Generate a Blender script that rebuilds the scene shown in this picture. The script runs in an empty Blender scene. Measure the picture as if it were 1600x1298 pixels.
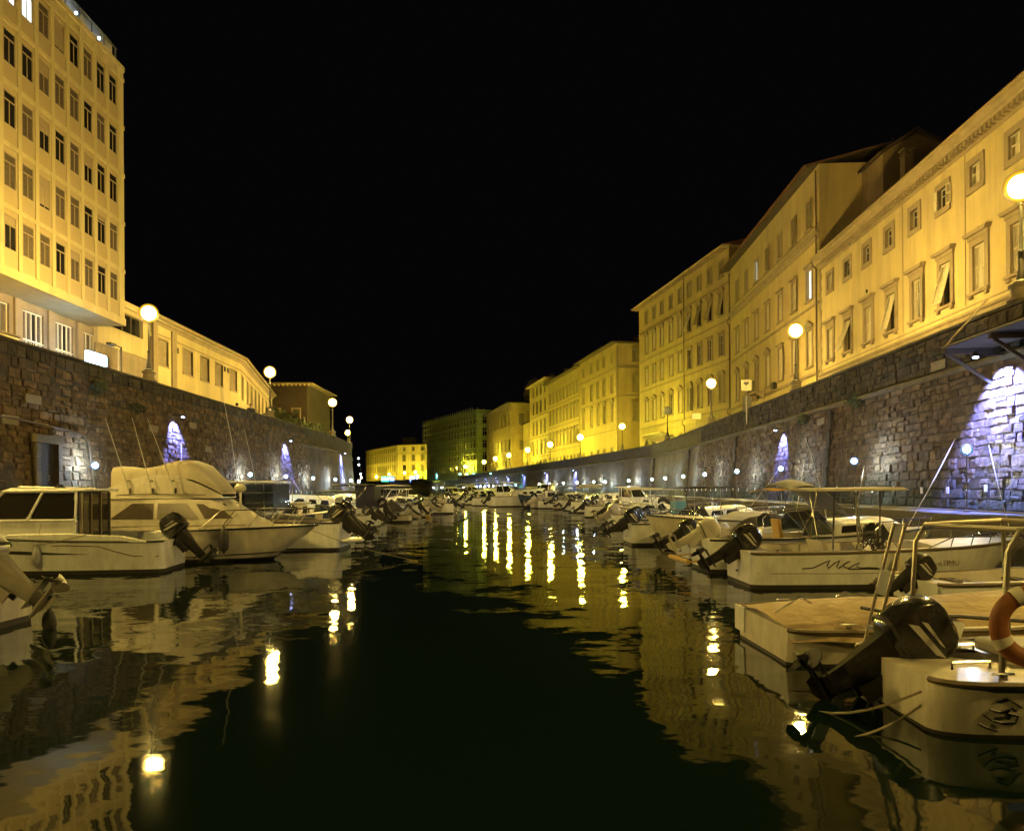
import bpy, math, random
from mathutils import Vector, Matrix
R = random.Random(7)
S = bpy.context.scene
C = S.collection
PI = math.pi
rad = math.radians

# ------------------------------------------------------------------ camera
cd = bpy.data.cameras.new('camera')
cam = bpy.data.objects.new('camera', cd); C.objects.link(cam)
CAMZ = 2.05
cam.location = (0, 0, CAMZ)
cam.rotation_euler = (rad(90), rad(0.35), 0)
cd.sensor_width = 36; cd.lens = 27.0
cd.shift_y = 0.0725
cd.clip_start = 0.1; cd.clip_end = 4000
S.camera = cam

# ------------------------------------------------------------------ world: a clear night
W = bpy.data.worlds.new('World'); S.world = W; W.use_nodes = True
bg = W.node_tree.nodes['Background']
bg.inputs[0].default_value = (0.50, 0.42, 0.55, 1)
bg.inputs[1].default_value = 0.0030
S.view_settings.view_transform = 'Standard'
S.view_settings.look = 'None'
S.view_settings.exposure = 0.0
S.view_settings.gamma = 1.0
S.view_settings.use_curve_mapping = False
S.cycles.use_denoising = True
S.cycles.max_bounces = 6
S.cycles.diffuse_bounces = 3
S.cycles.glossy_bounces = 3
S.cycles.transparent_max_bounces = 10
S.cycles.sample_clamp_indirect = 4.0
S.cycles.caustics_reflective = False
S.cycles.caustics_refractive = False
S.cycles.use_light_tree = True

GLOBE = 1600.0        # radiance of the sodium globes
SODIUM = (.97, 0.665, 0.155)
SODIUM_FAR = (.92, 0.77, 0.06)

# ------------------------------------------------------------------ materials
MATS = {}
def mat(name, col, rough=0.6, metal=0.0, noise=None, bump=None, spec=None, coat=0, emit=None, tone=False, coord='Object'):
    """noise=(scale, amount, colour2); bump=(scale, strength, distance)"""
    m = bpy.data.materials.new(name); m.use_nodes = True
    nt = m.node_tree; b = nt.nodes['Principled BSDF']
    b.inputs['Base Color'].default_value = (*col, 1)
    b.inputs['Roughness'].default_value = rough
    b.inputs['Metallic'].default_value = metal
    if spec is not None: b.inputs['Specular IOR Level'].default_value = spec
    if coat: b.inputs['Coat Weight'].default_value = coat; b.inputs['Coat Roughness'].default_value = .08
    tc = None
    if noise or bump or tone:
        tc = nt.nodes.new('ShaderNodeTexCoord' if coord != 'World' else 'ShaderNodeNewGeometry')
        vec = tc.outputs['Position'] if coord == 'World' else tc.outputs[coord]
    last = None
    if noise:
        n = nt.nodes.new('ShaderNodeTexNoise'); n.inputs['Scale'].default_value = noise[0]
        n.inputs['Detail'].default_value = 6; n.inputs['Roughness'].default_value = .65
        nt.links.new(vec, n.inputs['Vector'])
        r = nt.nodes.new('ShaderNodeMapRange')
        r.inputs[1].default_value = .36; r.inputs[2].default_value = .66
        r.inputs[3].default_value = 0; r.inputs[4].default_value = noise[1]
        nt.links.new(n.outputs[0], r.inputs[0])
        mx = nt.nodes.new('ShaderNodeMix'); mx.data_type = 'RGBA'
        mx.inputs[6].default_value = (*col, 1); mx.inputs[7].default_value = (*noise[2], 1)
        nt.links.new(r.outputs[0], mx.inputs[0]); last = mx.outputs[2]
        r2 = nt.nodes.new('ShaderNodeMapRange')
        r2.inputs[3].default_value = max(.02, rough-.1); r2.inputs[4].default_value = min(1, rough+.15)
        nt.links.new(n.outputs[0], r2.inputs[0]); nt.links.new(r2.outputs[0], b.inputs['Roughness'])
    if tone:
        at = nt.nodes.new('ShaderNodeAttribute'); at.attribute_name = 'tone'
        oi = nt.nodes.new('ShaderNodeObjectInfo')
        ad = nt.nodes.new('ShaderNodeMath'); ad.operation = 'ADD'
        nt.links.new(at.outputs['Fac'], ad.inputs[0]); nt.links.new(oi.outputs['Random'], ad.inputs[1])
        fr = nt.nodes.new('ShaderNodeMath'); fr.operation = 'FRACT'; nt.links.new(ad.outputs[0], fr.inputs[0])
        hs = nt.nodes.new('ShaderNodeMapRange'); hs.inputs[3].default_value = .62; hs.inputs[4].default_value = 1.35
        nt.links.new(fr.outputs[0], hs.inputs[0])
        vm = nt.nodes.new('ShaderNodeVectorMath'); vm.operation = 'SCALE'
        if last is None:
            vm.inputs[0].default_value = col
        else: nt.links.new(last, vm.inputs[0])
        nt.links.new(hs.outputs[0], vm.inputs['Scale']); last = vm.outputs[0]
    if name in ('stone', 'far_stone', 'stone_core'):
        # damp, slimy band at the foot, with an uneven upper edge
        sx_ = nt.nodes.new('ShaderNodeSeparateXYZ'); nt.links.new(vec, sx_.inputs[0])
        nd = nt.nodes.new('ShaderNodeTexNoise'); nd.inputs['Scale'].default_value = .8; nd.inputs['Detail'].default_value = 5; nt.links.new(vec, nd.inputs['Vector'])
        ma = nt.nodes.new('ShaderNodeMath'); ma.operation = 'MULTIPLY_ADD'; ma.inputs[1].default_value = 2.6; nt.links.new(nd.outputs[0], ma.inputs[0]); nt.links.new(sx_.outputs[2], ma.inputs[2])
        mm = nt.nodes.new('ShaderNodeMapRange'); mm.inputs[1].default_value = 2.9; mm.inputs[2].default_value = 4.2; nt.links.new(ma.outputs[0], mm.inputs[0])
        mz = nt.nodes.new('ShaderNodeMix'); mz.data_type = 'RGBA'; mz.inputs[6].default_value = (.040, .042, .022, 1)
        nt.links.new(mm.outputs[0], mz.inputs[0]); nt.links.new(last, mz.inputs[7]); last = mz.outputs[2]
    if name.startswith(('plaster', 'tower_', 'gelcoat', 'string', 'surround')):
        hull_ = name.startswith('gelcoat')
        mp = nt.nodes.new('ShaderNodeMapping'); mp.inputs['Scale'].default_value = (3.5, 3.5, .9) if hull_ else (1.1, 1.1, .10)
        nt.links.new(vec, mp.inputs[0]); ns = nt.nodes.new('ShaderNodeTexNoise'); ns.inputs['Scale'].default_value = 1.0
        ns.inputs['Detail'].default_value = 8; ns.inputs['Roughness'].default_value = .7; nt.links.new(mp.outputs[0], ns.inputs['Vector'])
        mr = nt.nodes.new('ShaderNodeMapRange'); mr.inputs[1].default_value = .30; mr.inputs[2].default_value = .58
        mr.inputs[3].default_value = .74 if hull_ else .78; mr.inputs[4].default_value = 1.04; nt.links.new(ns.outputs[0], mr.inputs[0])
        vm = nt.nodes.new('ShaderNodeVectorMath'); vm.operation = 'SCALE'
        nt.links.new(last, vm.inputs[0]); nt.links.new(mr.outputs[0], vm.inputs['Scale']); last = vm.outputs[0]
    if last is not None: nt.links.new(last, b.inputs['Base Color'])
    if bump:
        n = nt.nodes.new('ShaderNodeTexNoise'); n.inputs['Scale'].default_value = bump[0]
        n.inputs['Detail'].default_value = 7
        nt.links.new(vec, n.inputs['Vector'])
        bp = nt.nodes.new('ShaderNodeBump'); bp.inputs['Strength'].default_value = bump[1]
        bp.inputs['Distance'].default_value = bump[2]
        nt.links.new(n.outputs[0], bp.inputs['Height']); nt.links.new(bp.outputs[0], b.inputs['Normal'])
    if emit:
        b.inputs['Emission Color'].default_value = (*emit[0], 1)
        b.inputs['Emission Strength'].default_value = emit[1]
    MATS[name] = m
    return m

mat('stone', (.175, .116, .060), .9, noise=(3.2, .95, (.066, .044, .024)), bump=(9, .8, .05), tone=True, coord='World')
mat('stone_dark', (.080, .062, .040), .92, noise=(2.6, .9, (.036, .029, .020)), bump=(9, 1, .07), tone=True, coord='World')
mat('stone_core', (.110, .076, .042), .95, noise=(3.2, .9, (.050, .035, .020)), bump=(3, 1, .08), coord='World')
mat('far_stone', (.145, .105, .055), .9, noise=(.5, .9, (.055, .046, .030)), bump=(2.2, 1, .10), coord='World')
mat('parapet_stone', (.075, .060, .040), .9, noise=(1.6, .9, (.035, .029, .020)), bump=(5, .8, .05), coord='World')
mat('coping', (.14, .115, .075), .85, noise=(2, .8, (.08, .065, .045)), bump=(8, .5, .02), coord='World')
mat('pale_stone', (.30, .25, .17), .85, noise=(2, .8, (.17, .14, .095)), bump=(8, .5, .02))
mat('paving', (.09, .082, .07), .85, noise=(.8, .7, (.10, .09, .075)), bump=(12, .4, .01), coord='World')
mat('quay_concrete', (.13, .115, .09), .8, noise=(1.2, .8, (.06, .052, .042)), bump=(10, .5, .02), coord='World')
mat('plaster_cream', (0.528, 0.425, 0.190), .8, noise=(.35, .80, (0.416, 0.328, 0.200)), bump=(18, .25, .01))
mat('plaster_gold', (0.448, 0.352, 0.145), .82, noise=(.3, .80, (0.352, 0.272, 0.144)), bump=(14, .3, .012))
mat('plaster_ochre', (0.416, 0.320, 0.160), .82, noise=(.3, .80, (0.320, 0.240, 0.112)), bump=(14, .3, .012))
mat('plaster_old', (0.320, 0.240, 0.120), .85, noise=(.5, .8, (0.208, 0.152, 0.080)), bump=(9, .5, .02))
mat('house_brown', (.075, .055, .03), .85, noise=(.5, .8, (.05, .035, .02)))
mat('plaster_brown', (.26, .19, .10), .85, noise=(.5, .8, (.17, .12, .065)), bump=(9, .5, .02))
mat('tower_render', (0.470, 0.390, 0.210), .75, noise=(.4, .25, (0.464, 0.384, 0.248)), bump=(20, .2, .008))
mat('spandrel', (.36, .28, .15), .7, noise=(2.5, .4, (.37, .30, .20)))
mat('tower_base_stone', (.26, .20, .14), .7, noise=(1.4, .7, (.18, .14, .10)), bump=(10, .3, .01))
mat('surround', (.30, .235, .150), .8, noise=(3, .5, (.22, .17, .11)), bump=(20, .3, .008))
mat('surround_pale', (0.336, 0.264, 0.152), .8, noise=(3, .5, (0.264, 0.208, 0.120)))
mat('string_course', (0.288, 0.224, 0.136), .8, noise=(2, .5, (0.216, 0.168, 0.096)))
mat('shutter_paint', (.52, .46, .33), .55, noise=(4, .5, (.42, .37, .26)))
mat('shutter_dull', (.30, .25, .15), .6, noise=(4, .5, (.23, .19, .11)))
mat('shutter_dark', (.10, .085, .055), .6, noise=(4, .5, (.07, .06, .04)))
mat('glass_dark', (.018, .017, .016), .08, spec=.6)
mat('glass_curtain', (.12, .095, .075), .18, noise=(9, .7, (.06, .048, .038)))
mat('glass_lit', (.3, .3, .3), .3, noise=(4, .6, (.2, .2, .2)), emit=((.85, .95, 1.0), 1.5))
mat('glass_warm', (.3, .25, .2), .3, emit=((1.0, .72, .30), 1.6))
mat('frame_white', (.55, .53, .49), .45)
mat('roof_tile', (.16, .075, .035), .85, noise=(3, .8, (.09, .045, .025)), bump=(9, .8, .04))
mat('roof_dark', (.07, .05, .035), .9, noise=(2, .8, (.04, .03, .02)), bump=(9, .8, .04))
mat('iron', (.022, .020, .017), .45, metal=.3, noise=(14, .5, (.045, .035, .025)))
mat('pipe_metal', (.09, .06, .04), .5, metal=.3)
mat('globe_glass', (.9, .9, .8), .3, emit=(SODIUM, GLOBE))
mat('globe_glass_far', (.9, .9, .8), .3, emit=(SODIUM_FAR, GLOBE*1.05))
mat('globe_off', (.40, .38, .30), .3)
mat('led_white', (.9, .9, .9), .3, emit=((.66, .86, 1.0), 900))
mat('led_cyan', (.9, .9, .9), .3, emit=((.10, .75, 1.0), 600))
mat('led_violet', (.9, .9, .9), .3, emit=((.40, .48, 1.0), 25))
mat('sign_white', (.9, .9, .9), .3, emit=((.30, .60, 1.0), 42))
mat('sign_green', (.1, .5, .4), .3, emit=((.02, .75, .50), 1.6))
mat('sign_cyan', (.1, .5, .5), .3, emit=((.02, .70, .80), 1.8))
mat('sign_blue', (.1, .2, .7), .3, emit=((.03, .14, 1.0), 2.2))
mat('sign_letters', (.9, .9, .9), .3, emit=((.8, .95, 1.0), 4))
mat('festoon', (.9, .7, .4), .3, emit=((1.0, .62, .12), 60))
mat('gelcoat', (.79, .80, .79), .28, noise=(2.2, .45, (.60, .59, .56)), coat=.3)
mat('gelcoat_cream', (.66, .62, .52), .32, noise=(2.2, .6, (.44, .39, .30)), coat=.2)
mat('gelcoat_grey', (.42, .41, .38), .32, noise=(2.2, .45, (.30, .29, .27)), coat=.2)
mat('gelcoat_blue', (.03, .05, .12), .28, noise=(2.2, .4, (.05, .07, .13)), coat=.3)
mat('boat_deck', (.70, .66, .58), .5, noise=(3, .5, (.40, .36, .29)), bump=(40, .2, .004))
mat('antifoul', (.020, .016, .014), .7, noise=(5, .8, (.045, .035, .022)))
mat('antifoul_red', (.085, .024, .016), .75, noise=(5, .8, (.04, .014, .01)))
mat('rubber', (.02, .019, .018), .55, noise=(6, .6, (.05, .045, .04)))
mat('rub_brown', (.16, .12, .075), .55)
mat('motor_black', (.016, .016, .017), .22, noise=(8, .5, (.03, .03, .03)), coat=.5)
mat('motor_leg', (.010, .010, .011), .42, spec=.3, noise=(8, .6, (.05, .045, .04)))
mat('motor_grey', (.33, .31, .27), .30, noise=(6, .5, (.24, .22, .19)), coat=.4)
mat('motor_white', (.55, .53, .48), .28, noise=(6, .4, (.42, .40, .35)), coat=.4)
mat('decal_pale', (.45, .43, .40), .35)
mat('ink', (.035, .032, .035), .5)
mat('ink_brown', (.16, .13, .10), .5)
mat('ink_blue', (.05, .05, .16), .5)
mat('steel', (.62, .60, .56), .22, metal=1.0)
mat('steel_dull', (.34, .31, .26), .4, metal=.8)
mat('canvas_navy', (.012, .014, .030), .8, noise=(4, .7, (.022, .024, .045)), bump=(5, .5, .03))
mat('canvas_black', (.014, .013, .012), .8, noise=(4, .7, (.03, .028, .025)), bump=(5, .5, .03))
mat('canvas_grey', (.32, .32, .33), .75, noise=(3, .6, (.24, .24, .25)), bump=(5, .5, .03))
mat('canvas_cream', (.52, .47, .36), .75, noise=(3, .5, (.40, .36, .27)), bump=(5, .5, .03))
mat('canvas_tan', (.50, .39, .22), .75, noise=(1.3, .9, (.32, .23, .12)), bump=(4, 1, .10))
mat('canvas_ochre', (.50, .33, .10), .7, noise=(3, .4, (.42, .27, .08)), bump=(5, .4, .02))
mat('rope', (.34, .30, .22), .9, noise=(30, .7, (.20, .17, .12)))
mat('rope_dark', (.05, .045, .04), .9)
mat('lifebuoy_orange', (.27, .095, .028), .6, noise=(4, .7, (.19, .065, .02)))
mat('lifebuoy_band', (.6, .56, .48), .5)
mat('crate_blue', (.10, .26, .36), .6)
mat('cushion', (.42, .38, .30), .7)
mat('sign_plate', (.42, .38, .24), .5)
mat('door_wood', (.012, .011, .011), .85, noise=(6, .6, (.035, .03, .028)))
mat('foliage_dark', (.035, .045, .018), .7, noise=(3, .8, (.06, .07, .025)))
mat('bark', (.07, .055, .04), .9)
mat('skin', (.42, .28, .20), .6)
mat('cloth_dark', (.03, .035, .05), .8)
mat('cloth_pale', (.30, .30, .32), .8)
mat('hair', (.02, .016, .012), .7)
mat('netting', (.40, .50, .20), .8, noise=(1.2, .8, (.28, .36, .15)), bump=(4, .8, .05))
mat('scaffold_deck', (.46, .50, .26), .7)

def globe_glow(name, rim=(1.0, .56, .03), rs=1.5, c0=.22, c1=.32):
    # blinding middle, then a tinted emissive rim painted in place of the halo
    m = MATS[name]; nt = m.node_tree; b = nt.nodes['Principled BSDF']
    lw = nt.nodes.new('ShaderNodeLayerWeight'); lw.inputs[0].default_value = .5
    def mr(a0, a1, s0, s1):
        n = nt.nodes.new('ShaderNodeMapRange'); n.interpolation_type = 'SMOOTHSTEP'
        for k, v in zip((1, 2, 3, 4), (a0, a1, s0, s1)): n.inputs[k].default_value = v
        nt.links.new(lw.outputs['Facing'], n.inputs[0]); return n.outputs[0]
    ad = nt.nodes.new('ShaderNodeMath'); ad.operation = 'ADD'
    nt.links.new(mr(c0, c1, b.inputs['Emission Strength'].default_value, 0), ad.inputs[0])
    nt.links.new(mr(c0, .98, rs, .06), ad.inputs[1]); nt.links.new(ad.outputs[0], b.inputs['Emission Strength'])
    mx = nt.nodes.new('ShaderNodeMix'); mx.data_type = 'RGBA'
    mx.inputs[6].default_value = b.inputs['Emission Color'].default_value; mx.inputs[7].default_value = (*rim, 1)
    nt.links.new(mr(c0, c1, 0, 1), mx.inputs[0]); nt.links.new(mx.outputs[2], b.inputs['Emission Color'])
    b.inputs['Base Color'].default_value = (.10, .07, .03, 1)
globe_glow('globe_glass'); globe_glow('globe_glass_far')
globe_glow('led_white', (.12, .42, 1.0), .9, .10, .18); globe_glow('led_cyan', (.02, .45, 1.0), .9, .10, .18)  # LED heads get the same painted halo rim, in blue
def glass_mat():
    m = bpy.data.materials.new('windscreen_glass'); m.use_nodes = True
    nt = m.node_tree; b = nt.nodes['Principled BSDF']
    b.inputs['Base Color'].default_value = (.05, .055, .06, 1); b.inputs['Roughness'].default_value = .06
    tr = nt.nodes.new('ShaderNodeBsdfTransparent'); tr.inputs[0].default_value = (.8, .84, .84, 1)
    mx = nt.nodes.new('ShaderNodeMixShader'); mx.inputs[0].default_value = .55
    nt.links.new(tr.outputs[0], mx.inputs[1]); nt.links.new(b.outputs[0], mx.inputs[2])
    nt.links.new(mx.outputs[0], nt.nodes['Material Output'].inputs[0])
    MATS['windscreen_glass'] = m
glass_mat()

def water_mat():
    m = bpy.data.materials.new('canal_water'); m.use_nodes = True
    nt = m.node_tree; b = nt.nodes['Principled BSDF']
    b.inputs['Base Color'].default_value = (.004, .010, .007, 1)
    b.inputs['Roughness'].default_value = .035
    b.inputs['IOR'].default_value = 1.34
    g = nt.nodes.new('ShaderNodeNewGeometry')
    def field(scale, sy, detail, amp, off):
        mp = nt.nodes.new('ShaderNodeMapping'); mp.inputs['Scale'].default_value = (scale, scale*sy, 1)
        mp.inputs['Location'].default_value = (off, off*.7, 0)
        nt.links.new(g.outputs['Position'], mp.inputs[0])
        n = nt.nodes.new('ShaderNodeTexNoise'); n.inputs['Scale'].default_value = 1
        n.inputs['Detail'].default_value = detail; n.inputs['Roughness'].default_value = .5
        nt.links.new(mp.outputs[0], n.inputs['Vector'])
        v = nt.nodes.new('ShaderNodeVectorMath'); v.operation = 'SUBTRACT'; v.inputs[1].default_value = (.5, .5, .5)
        nt.links.new(n.outputs['Color'], v.inputs[0])
        s = nt.nodes.new('ShaderNodeVectorMath'); s.operation = 'MULTIPLY'; s.inputs[1].default_value = (amp*.6, amp, 0)
        nt.links.new(v.outputs[0], s.inputs[0])
        return s.outputs[0]
    f1 = field(.55, 1.6, 1.5, .11, 3)
    f2 = field(2.4, 1.6, 2, .085, 17)
    # calmer and livelier patches, as a light breeze leaves them
    pn = nt.nodes.new('ShaderNodeTexNoise'); pn.inputs['Scale'].default_value = .06; pn.inputs['Detail'].default_value = 2
    nt.links.new(g.outputs['Position'], pn.inputs['Vector'])
    pr = nt.nodes.new('ShaderNodeMapRange'); pr.inputs[1].default_value = .4; pr.inputs[2].default_value = .62
    pr.inputs[3].default_value = .45; pr.inputs[4].default_value = 1.25
    nt.links.new(pn.outputs[0], pr.inputs[0])
    f3 = field(8.0, 1.7, 1.5, .030, 41)
    a0 = nt.nodes.new('ShaderNodeVectorMath'); a0.operation = 'ADD'
    nt.links.new(f1, a0.inputs[0]); nt.links.new(f3, a0.inputs[1])
    a = nt.nodes.new('ShaderNodeVectorMath'); a.operation = 'ADD'
    nt.links.new(a0.outputs[0], a.inputs[0]); nt.links.new(f2, a.inputs[1])
    sc = nt.nodes.new('ShaderNodeVectorMath'); sc.operation = 'SCALE'
    nt.links.new(a.outputs[0], sc.inputs[0]); nt.links.new(pr.outputs[0], sc.inputs['Scale'])
    a2 = nt.nodes.new('ShaderNodeVectorMath'); a2.operation = 'ADD'; a2.inputs[1].default_value = (0, 0, 1)
    nt.links.new(sc.outputs[0], a2.inputs[0])
    nn = nt.nodes.new('ShaderNodeVectorMath'); nn.operation = 'NORMALIZE'
    nt.links.new(a2.outputs[0], nn.inputs[0])
    nt.links.new(nn.outputs[0], b.inputs['Normal'])
    MATS['canal_water'] = m
water_mat()

# ------------------------------------------------------------------ helpers
def tag(o, label=None, cat=None, group=None, kind=None):
    if label: o['label'] = label
    if cat: o['category'] = cat
    if group: o['group'] = group
    if kind: o['kind'] = kind
    return o
def empty(name, loc=(0, 0, 0), rz=0, label=None, cat=None, group=None):
    o = bpy.data.objects.new(name, None); o.empty_display_size = .2
    o.location = loc; o.rotation_euler = (0, 0, rz); C.objects.link(o)
    return tag(o, label, cat, group)
KIDS = {}
def link(name, me, parent=None, loc=(0, 0, 0), rot=(0, 0, 0), scale=None):
    o = bpy.data.objects.new(name, me); C.objects.link(o)
    o.location = loc; o.rotation_euler = rot
    if scale: o.scale = scale
    if parent: o.parent = parent; KIDS.setdefault(parent.name, []).append(o)
    return o
def copy_tree(o, parent=None):
    c = o.copy(); C.objects.link(c)
    if parent: c.parent = parent; KIDS.setdefault(parent.name, []).append(c)
    for ch in KIDS.get(o.name, []): copy_tree(ch, c)
    return c

class MB:
    def __init__(s): s.v = []; s.f = []; s.m = []; s.tone = None
    def quad(s, pts, mi=0):
        n = len(s.v); s.v += [tuple(p) for p in pts]; s.f.append(tuple(range(n, n+len(pts)))); s.m.append(mi); return s
    def hexa(s, p, mi=0):
        """p: 4 bottom points counter-clockwise from above, then 4 top points"""
        n = len(s.v); s.v += [tuple(q) for q in p]
        for f in ((3, 2, 1, 0), (4, 5, 6, 7), (0, 1, 5, 4), (1, 2, 6, 5), (2, 3, 7, 6), (3, 0, 4, 7)):
            s.f.append(tuple(n+i for i in f)); s.m.append(mi)
        return s
    def box(s, x0, x1, y0, y1, z0, z1, mi=0):
        return s.hexa([(x0, y0, z0), (x1, y0, z0), (x1, y1, z0), (x0, y1, z0), (x0, y0, z1), (x1, y0, z1), (x1, y1, z1), (x0, y1, z1)], mi)
    def prism(s, poly, axis, a, b, mi=0):
        """poly in the plane normal to axis ('y': (x,z); 'x': (y,z); 'z': (x,y))"""
        def P(p, t):
            return {'y': (p[0], t, p[1]), 'x': (t, p[0], p[1]), 'z': (p[0], p[1], t)}[axis]
        n = len(s.v); k = len(poly)
        s.v += [P(p, a) for p in poly] + [P(p, b) for p in poly]
        s.f.append(tuple(range(n+k-1, n-1, -1))); s.f.append(tuple(range(n+k, n+2*k))); s.m += [mi, mi]
        for i in range(k):
            j = (i+1) % k; s.f.append((n+i, n+j, n+k+j, n+k+i)); s.m.append(mi)
        return s
    def rings(s, rs, closed=True, caps=True, mi=0):
        n = len(s.v); k = len(rs[0])
        for r in rs: s.v += [tuple(p) for p in r]
        for a in range(len(rs)-1):
            for i in range(k if closed else k-1):
                j = (i+1) % k
                s.f.append((n+a*k+i, n+a*k+j, n+(a+1)*k+j, n+(a+1)*k+i)); s.m.append(mi if isinstance(mi, int) else mi[i])
        if caps and closed:
            c = mi if isinstance(mi, int) else mi[0]
            s.f.append(tuple(n+i for i in range(k-1, -1, -1))); s.m.append(c)
            s.f.append(tuple(n+(len(rs)-1)*k+i for i in range(k))); s.m.append(c)
        return s
    def tube(s, pts, r, n=6, mi=0):
        pts = [Vector(p) for p in pts]; rs = []
        up = Vector((0, 0, 1))
        for i, p in enumerate(pts):
            d = (pts[min(i+1, len(pts)-1)]-pts[max(i-1, 0)]).normalized()
            a = d.cross(up)
            if a.length < .05: a = d.cross(Vector((1, 0, 0)))
            a.normalize(); b = a.cross(d).normalized()
            rr = r if not isinstance(r, (list, tuple)) else r[i]
            rs.append([p+a*rr*math.cos(2*PI*k/n)+b*rr*math.sin(2*PI*k/n) for k in range(n)])
        return s.rings(rs, True, True, mi)
    def lathe(s, prof, n=12, o=(0, 0, 0), axis='z', mi=0):
        rs = []
        for (r, z) in prof:
            ring = []
            for k in range(n):
                c, d = r*math.cos(2*PI*k/n), r*math.sin(2*PI*k/n)
                p = {'z': (c, d, z), 'x': (z, c, d), 'y': (d, z, c)}[axis]
                ring.append((p[0]+o[0], p[1]+o[1], p[2]+o[2]))
            rs.append(ring)
        return s.rings(rs, True, True, mi)
    def ball(s, o, r, n=12, mi=0, sz=1.0):
        return s.lathe([(max(.001, r*math.sin(PI*i/8)), -r*sz*math.cos(PI*i/8)) for i in range(9)], n, o, 'z', mi)
    def grid(s, f, nu, nv, mi=0):
        n = len(s.v)
        for a in range(nu+1):
            for b in range(nv+1): s.v.append(tuple(f(a/nu, b/nv)))
        for a in range(nu):
            for b in range(nv):
                i = n+a*(nv+1)+b; s.f.append((i, i+nv+1, i+nv+2, i+1)); s.m.append(mi)
        return s
    def xf(s, M, start=0):
        for i in range(start, len(s.v)): s.v[i] = tuple(M @ Vector(s.v[i]))
        return s
    def mesh(s, name, mats, smooth=30):
        me = bpy.data.meshes.new(name); me.from_pydata(s.v, [], s.f)
        if isinstance(mats, str): mats = [mats]
        for m in mats: me.materials.append(MATS[m])
        if len(mats) > 1: me.polygons.foreach_set('material_index', s.m)
        if smooth:
            me.polygons.foreach_set('use_smooth', [True]*len(s.f)); me.update()
            me.set_sharp_from_angle(angle=rad(smooth))
        if s.tone is not None:
            at = me.attributes.new('tone', 'FLOAT', 'POINT'); at.data.foreach_set('value', s.tone if isinstance(s.tone, list) else [s.tone]*len(s.v))
        me.update()
        return me
    def build(s, name, mats, parent=None, loc=(0, 0, 0), rot=(0, 0, 0), smooth=30, bevel=0, thick=0):
        o = link(name, s.mesh(name, mats, smooth), parent, loc, rot)
        if thick:
            md = o.modifiers.new('Solidify', 'SOLIDIFY'); md.thickness = thick; md.offset = 0
        if bevel:
            md = o.modifiers.new('Bevel', 'BEVEL'); md.width = bevel; md.segments = 2; md.limit_method = 'ANGLE'; md.angle_limit = rad(40)
        return o
def lerp(a, b, t): return a+(b-a)*t
def fix_normals(me):
    import bmesh
    bm = bmesh.new(); bm.from_mesh(me); bmesh.ops.recalc_face_normals(bm, faces=bm.faces); bm.to_mesh(me); bm.free()
def text_mesh(body, size, matname, thick=.002):
    cu = bpy.data.curves.new('lettering', 'FONT'); cu.body = body; cu.size = size; cu.extrude = thick; cu.resolution_u = 2
    o = bpy.data.objects.new('lettering', cu); C.objects.link(o)
    dg = bpy.context.evaluated_depsgraph_get()
    me = bpy.data.meshes.new_from_object(o.evaluated_get(dg)); me.name = 'lettering'
    bpy.data.objects.remove(o); me.materials.clear(); me.materials.append(MATS[matname])
    return me

# ------------------------------------------------------------------ plan of the canal
# parapet line of each bank, canal face at the top (x, y)
PR = [(12.2, -12), (12.6, 1), (13.4, 20.5), (14.27, 39.1), (15.0, 58.5), (15.75, 75), (15.6, 86), (13.9, 98), (10.4, 119), (6.7, 138), (3.0, 156),
      (-.9, 180), (-4.5, 199), (-8.3, 222), (-16.3, 265), (-26.7, 308), (-34.5, 325), (-43, 340), (-60, 374), (-90, 430), (-105, 450)]
PL = [(-15.9, -12), (-16, 30), (-16, 70), (-16.8, 80), (-18.3, 88), (-22.4, 106), (-31, 130), (-46, 160), (-66, 200), (-95, 250), (-125, 300)]
class Path:
    def __init__(s, pts, side):
        s.p = [Vector(p) for p in pts]; s.side = side; s.L = [0]
        for a, b in zip(s.p, s.p[1:]): s.L.append(s.L[-1]+(b-a).length)
    def at(s, t):
        t = max(0, min(t, s.L[-1]-1e-4))
        for i in range(len(s.L)-1):
            if t <= s.L[i+1]: break
        d = (s.p[i+1]-s.p[i]).normalized()
        # smooth the direction across joints
        q = s.p[i]+d*(t-s.L[i])
        n = Vector((-d.y, d.x))*s.side          # towards the water
        return q, d, n
    def s_of_y(s, y):
        for i in range(len(s.p)-1):
            if s.p[i].y <= y <= s.p[i+1].y: return s.L[i]+(y-s.p[i].y)/(s.p[i+1].y-s.p[i].y)*(s.L[i+1]-s.L[i])
        return 0
    def s_of_px(s, px, off=0.0, y0=14):
        """where the line, moved off metres to the water, crosses a bearing of the photograph"""
        best, bs = 1e9, 0; t = s.s_of_y(y0)
        while t < s.L[-1]:
            q, d, n = s.at(t); q = q+n*off
            e = abs(800+1200*q.x/q.y-px)
            if e < best: best, bs = e, t
            t += .25
        return bs
RB = Path(PR, 1); LB = Path(PL, -1)
ZT, ZC, ZQ, ZS = 7.0, 5.5, 1.40, 6.0        # parapet top, cordon, quay walkway, street
def batter(z): return .02+.085*max(0, ZC-z)

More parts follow.
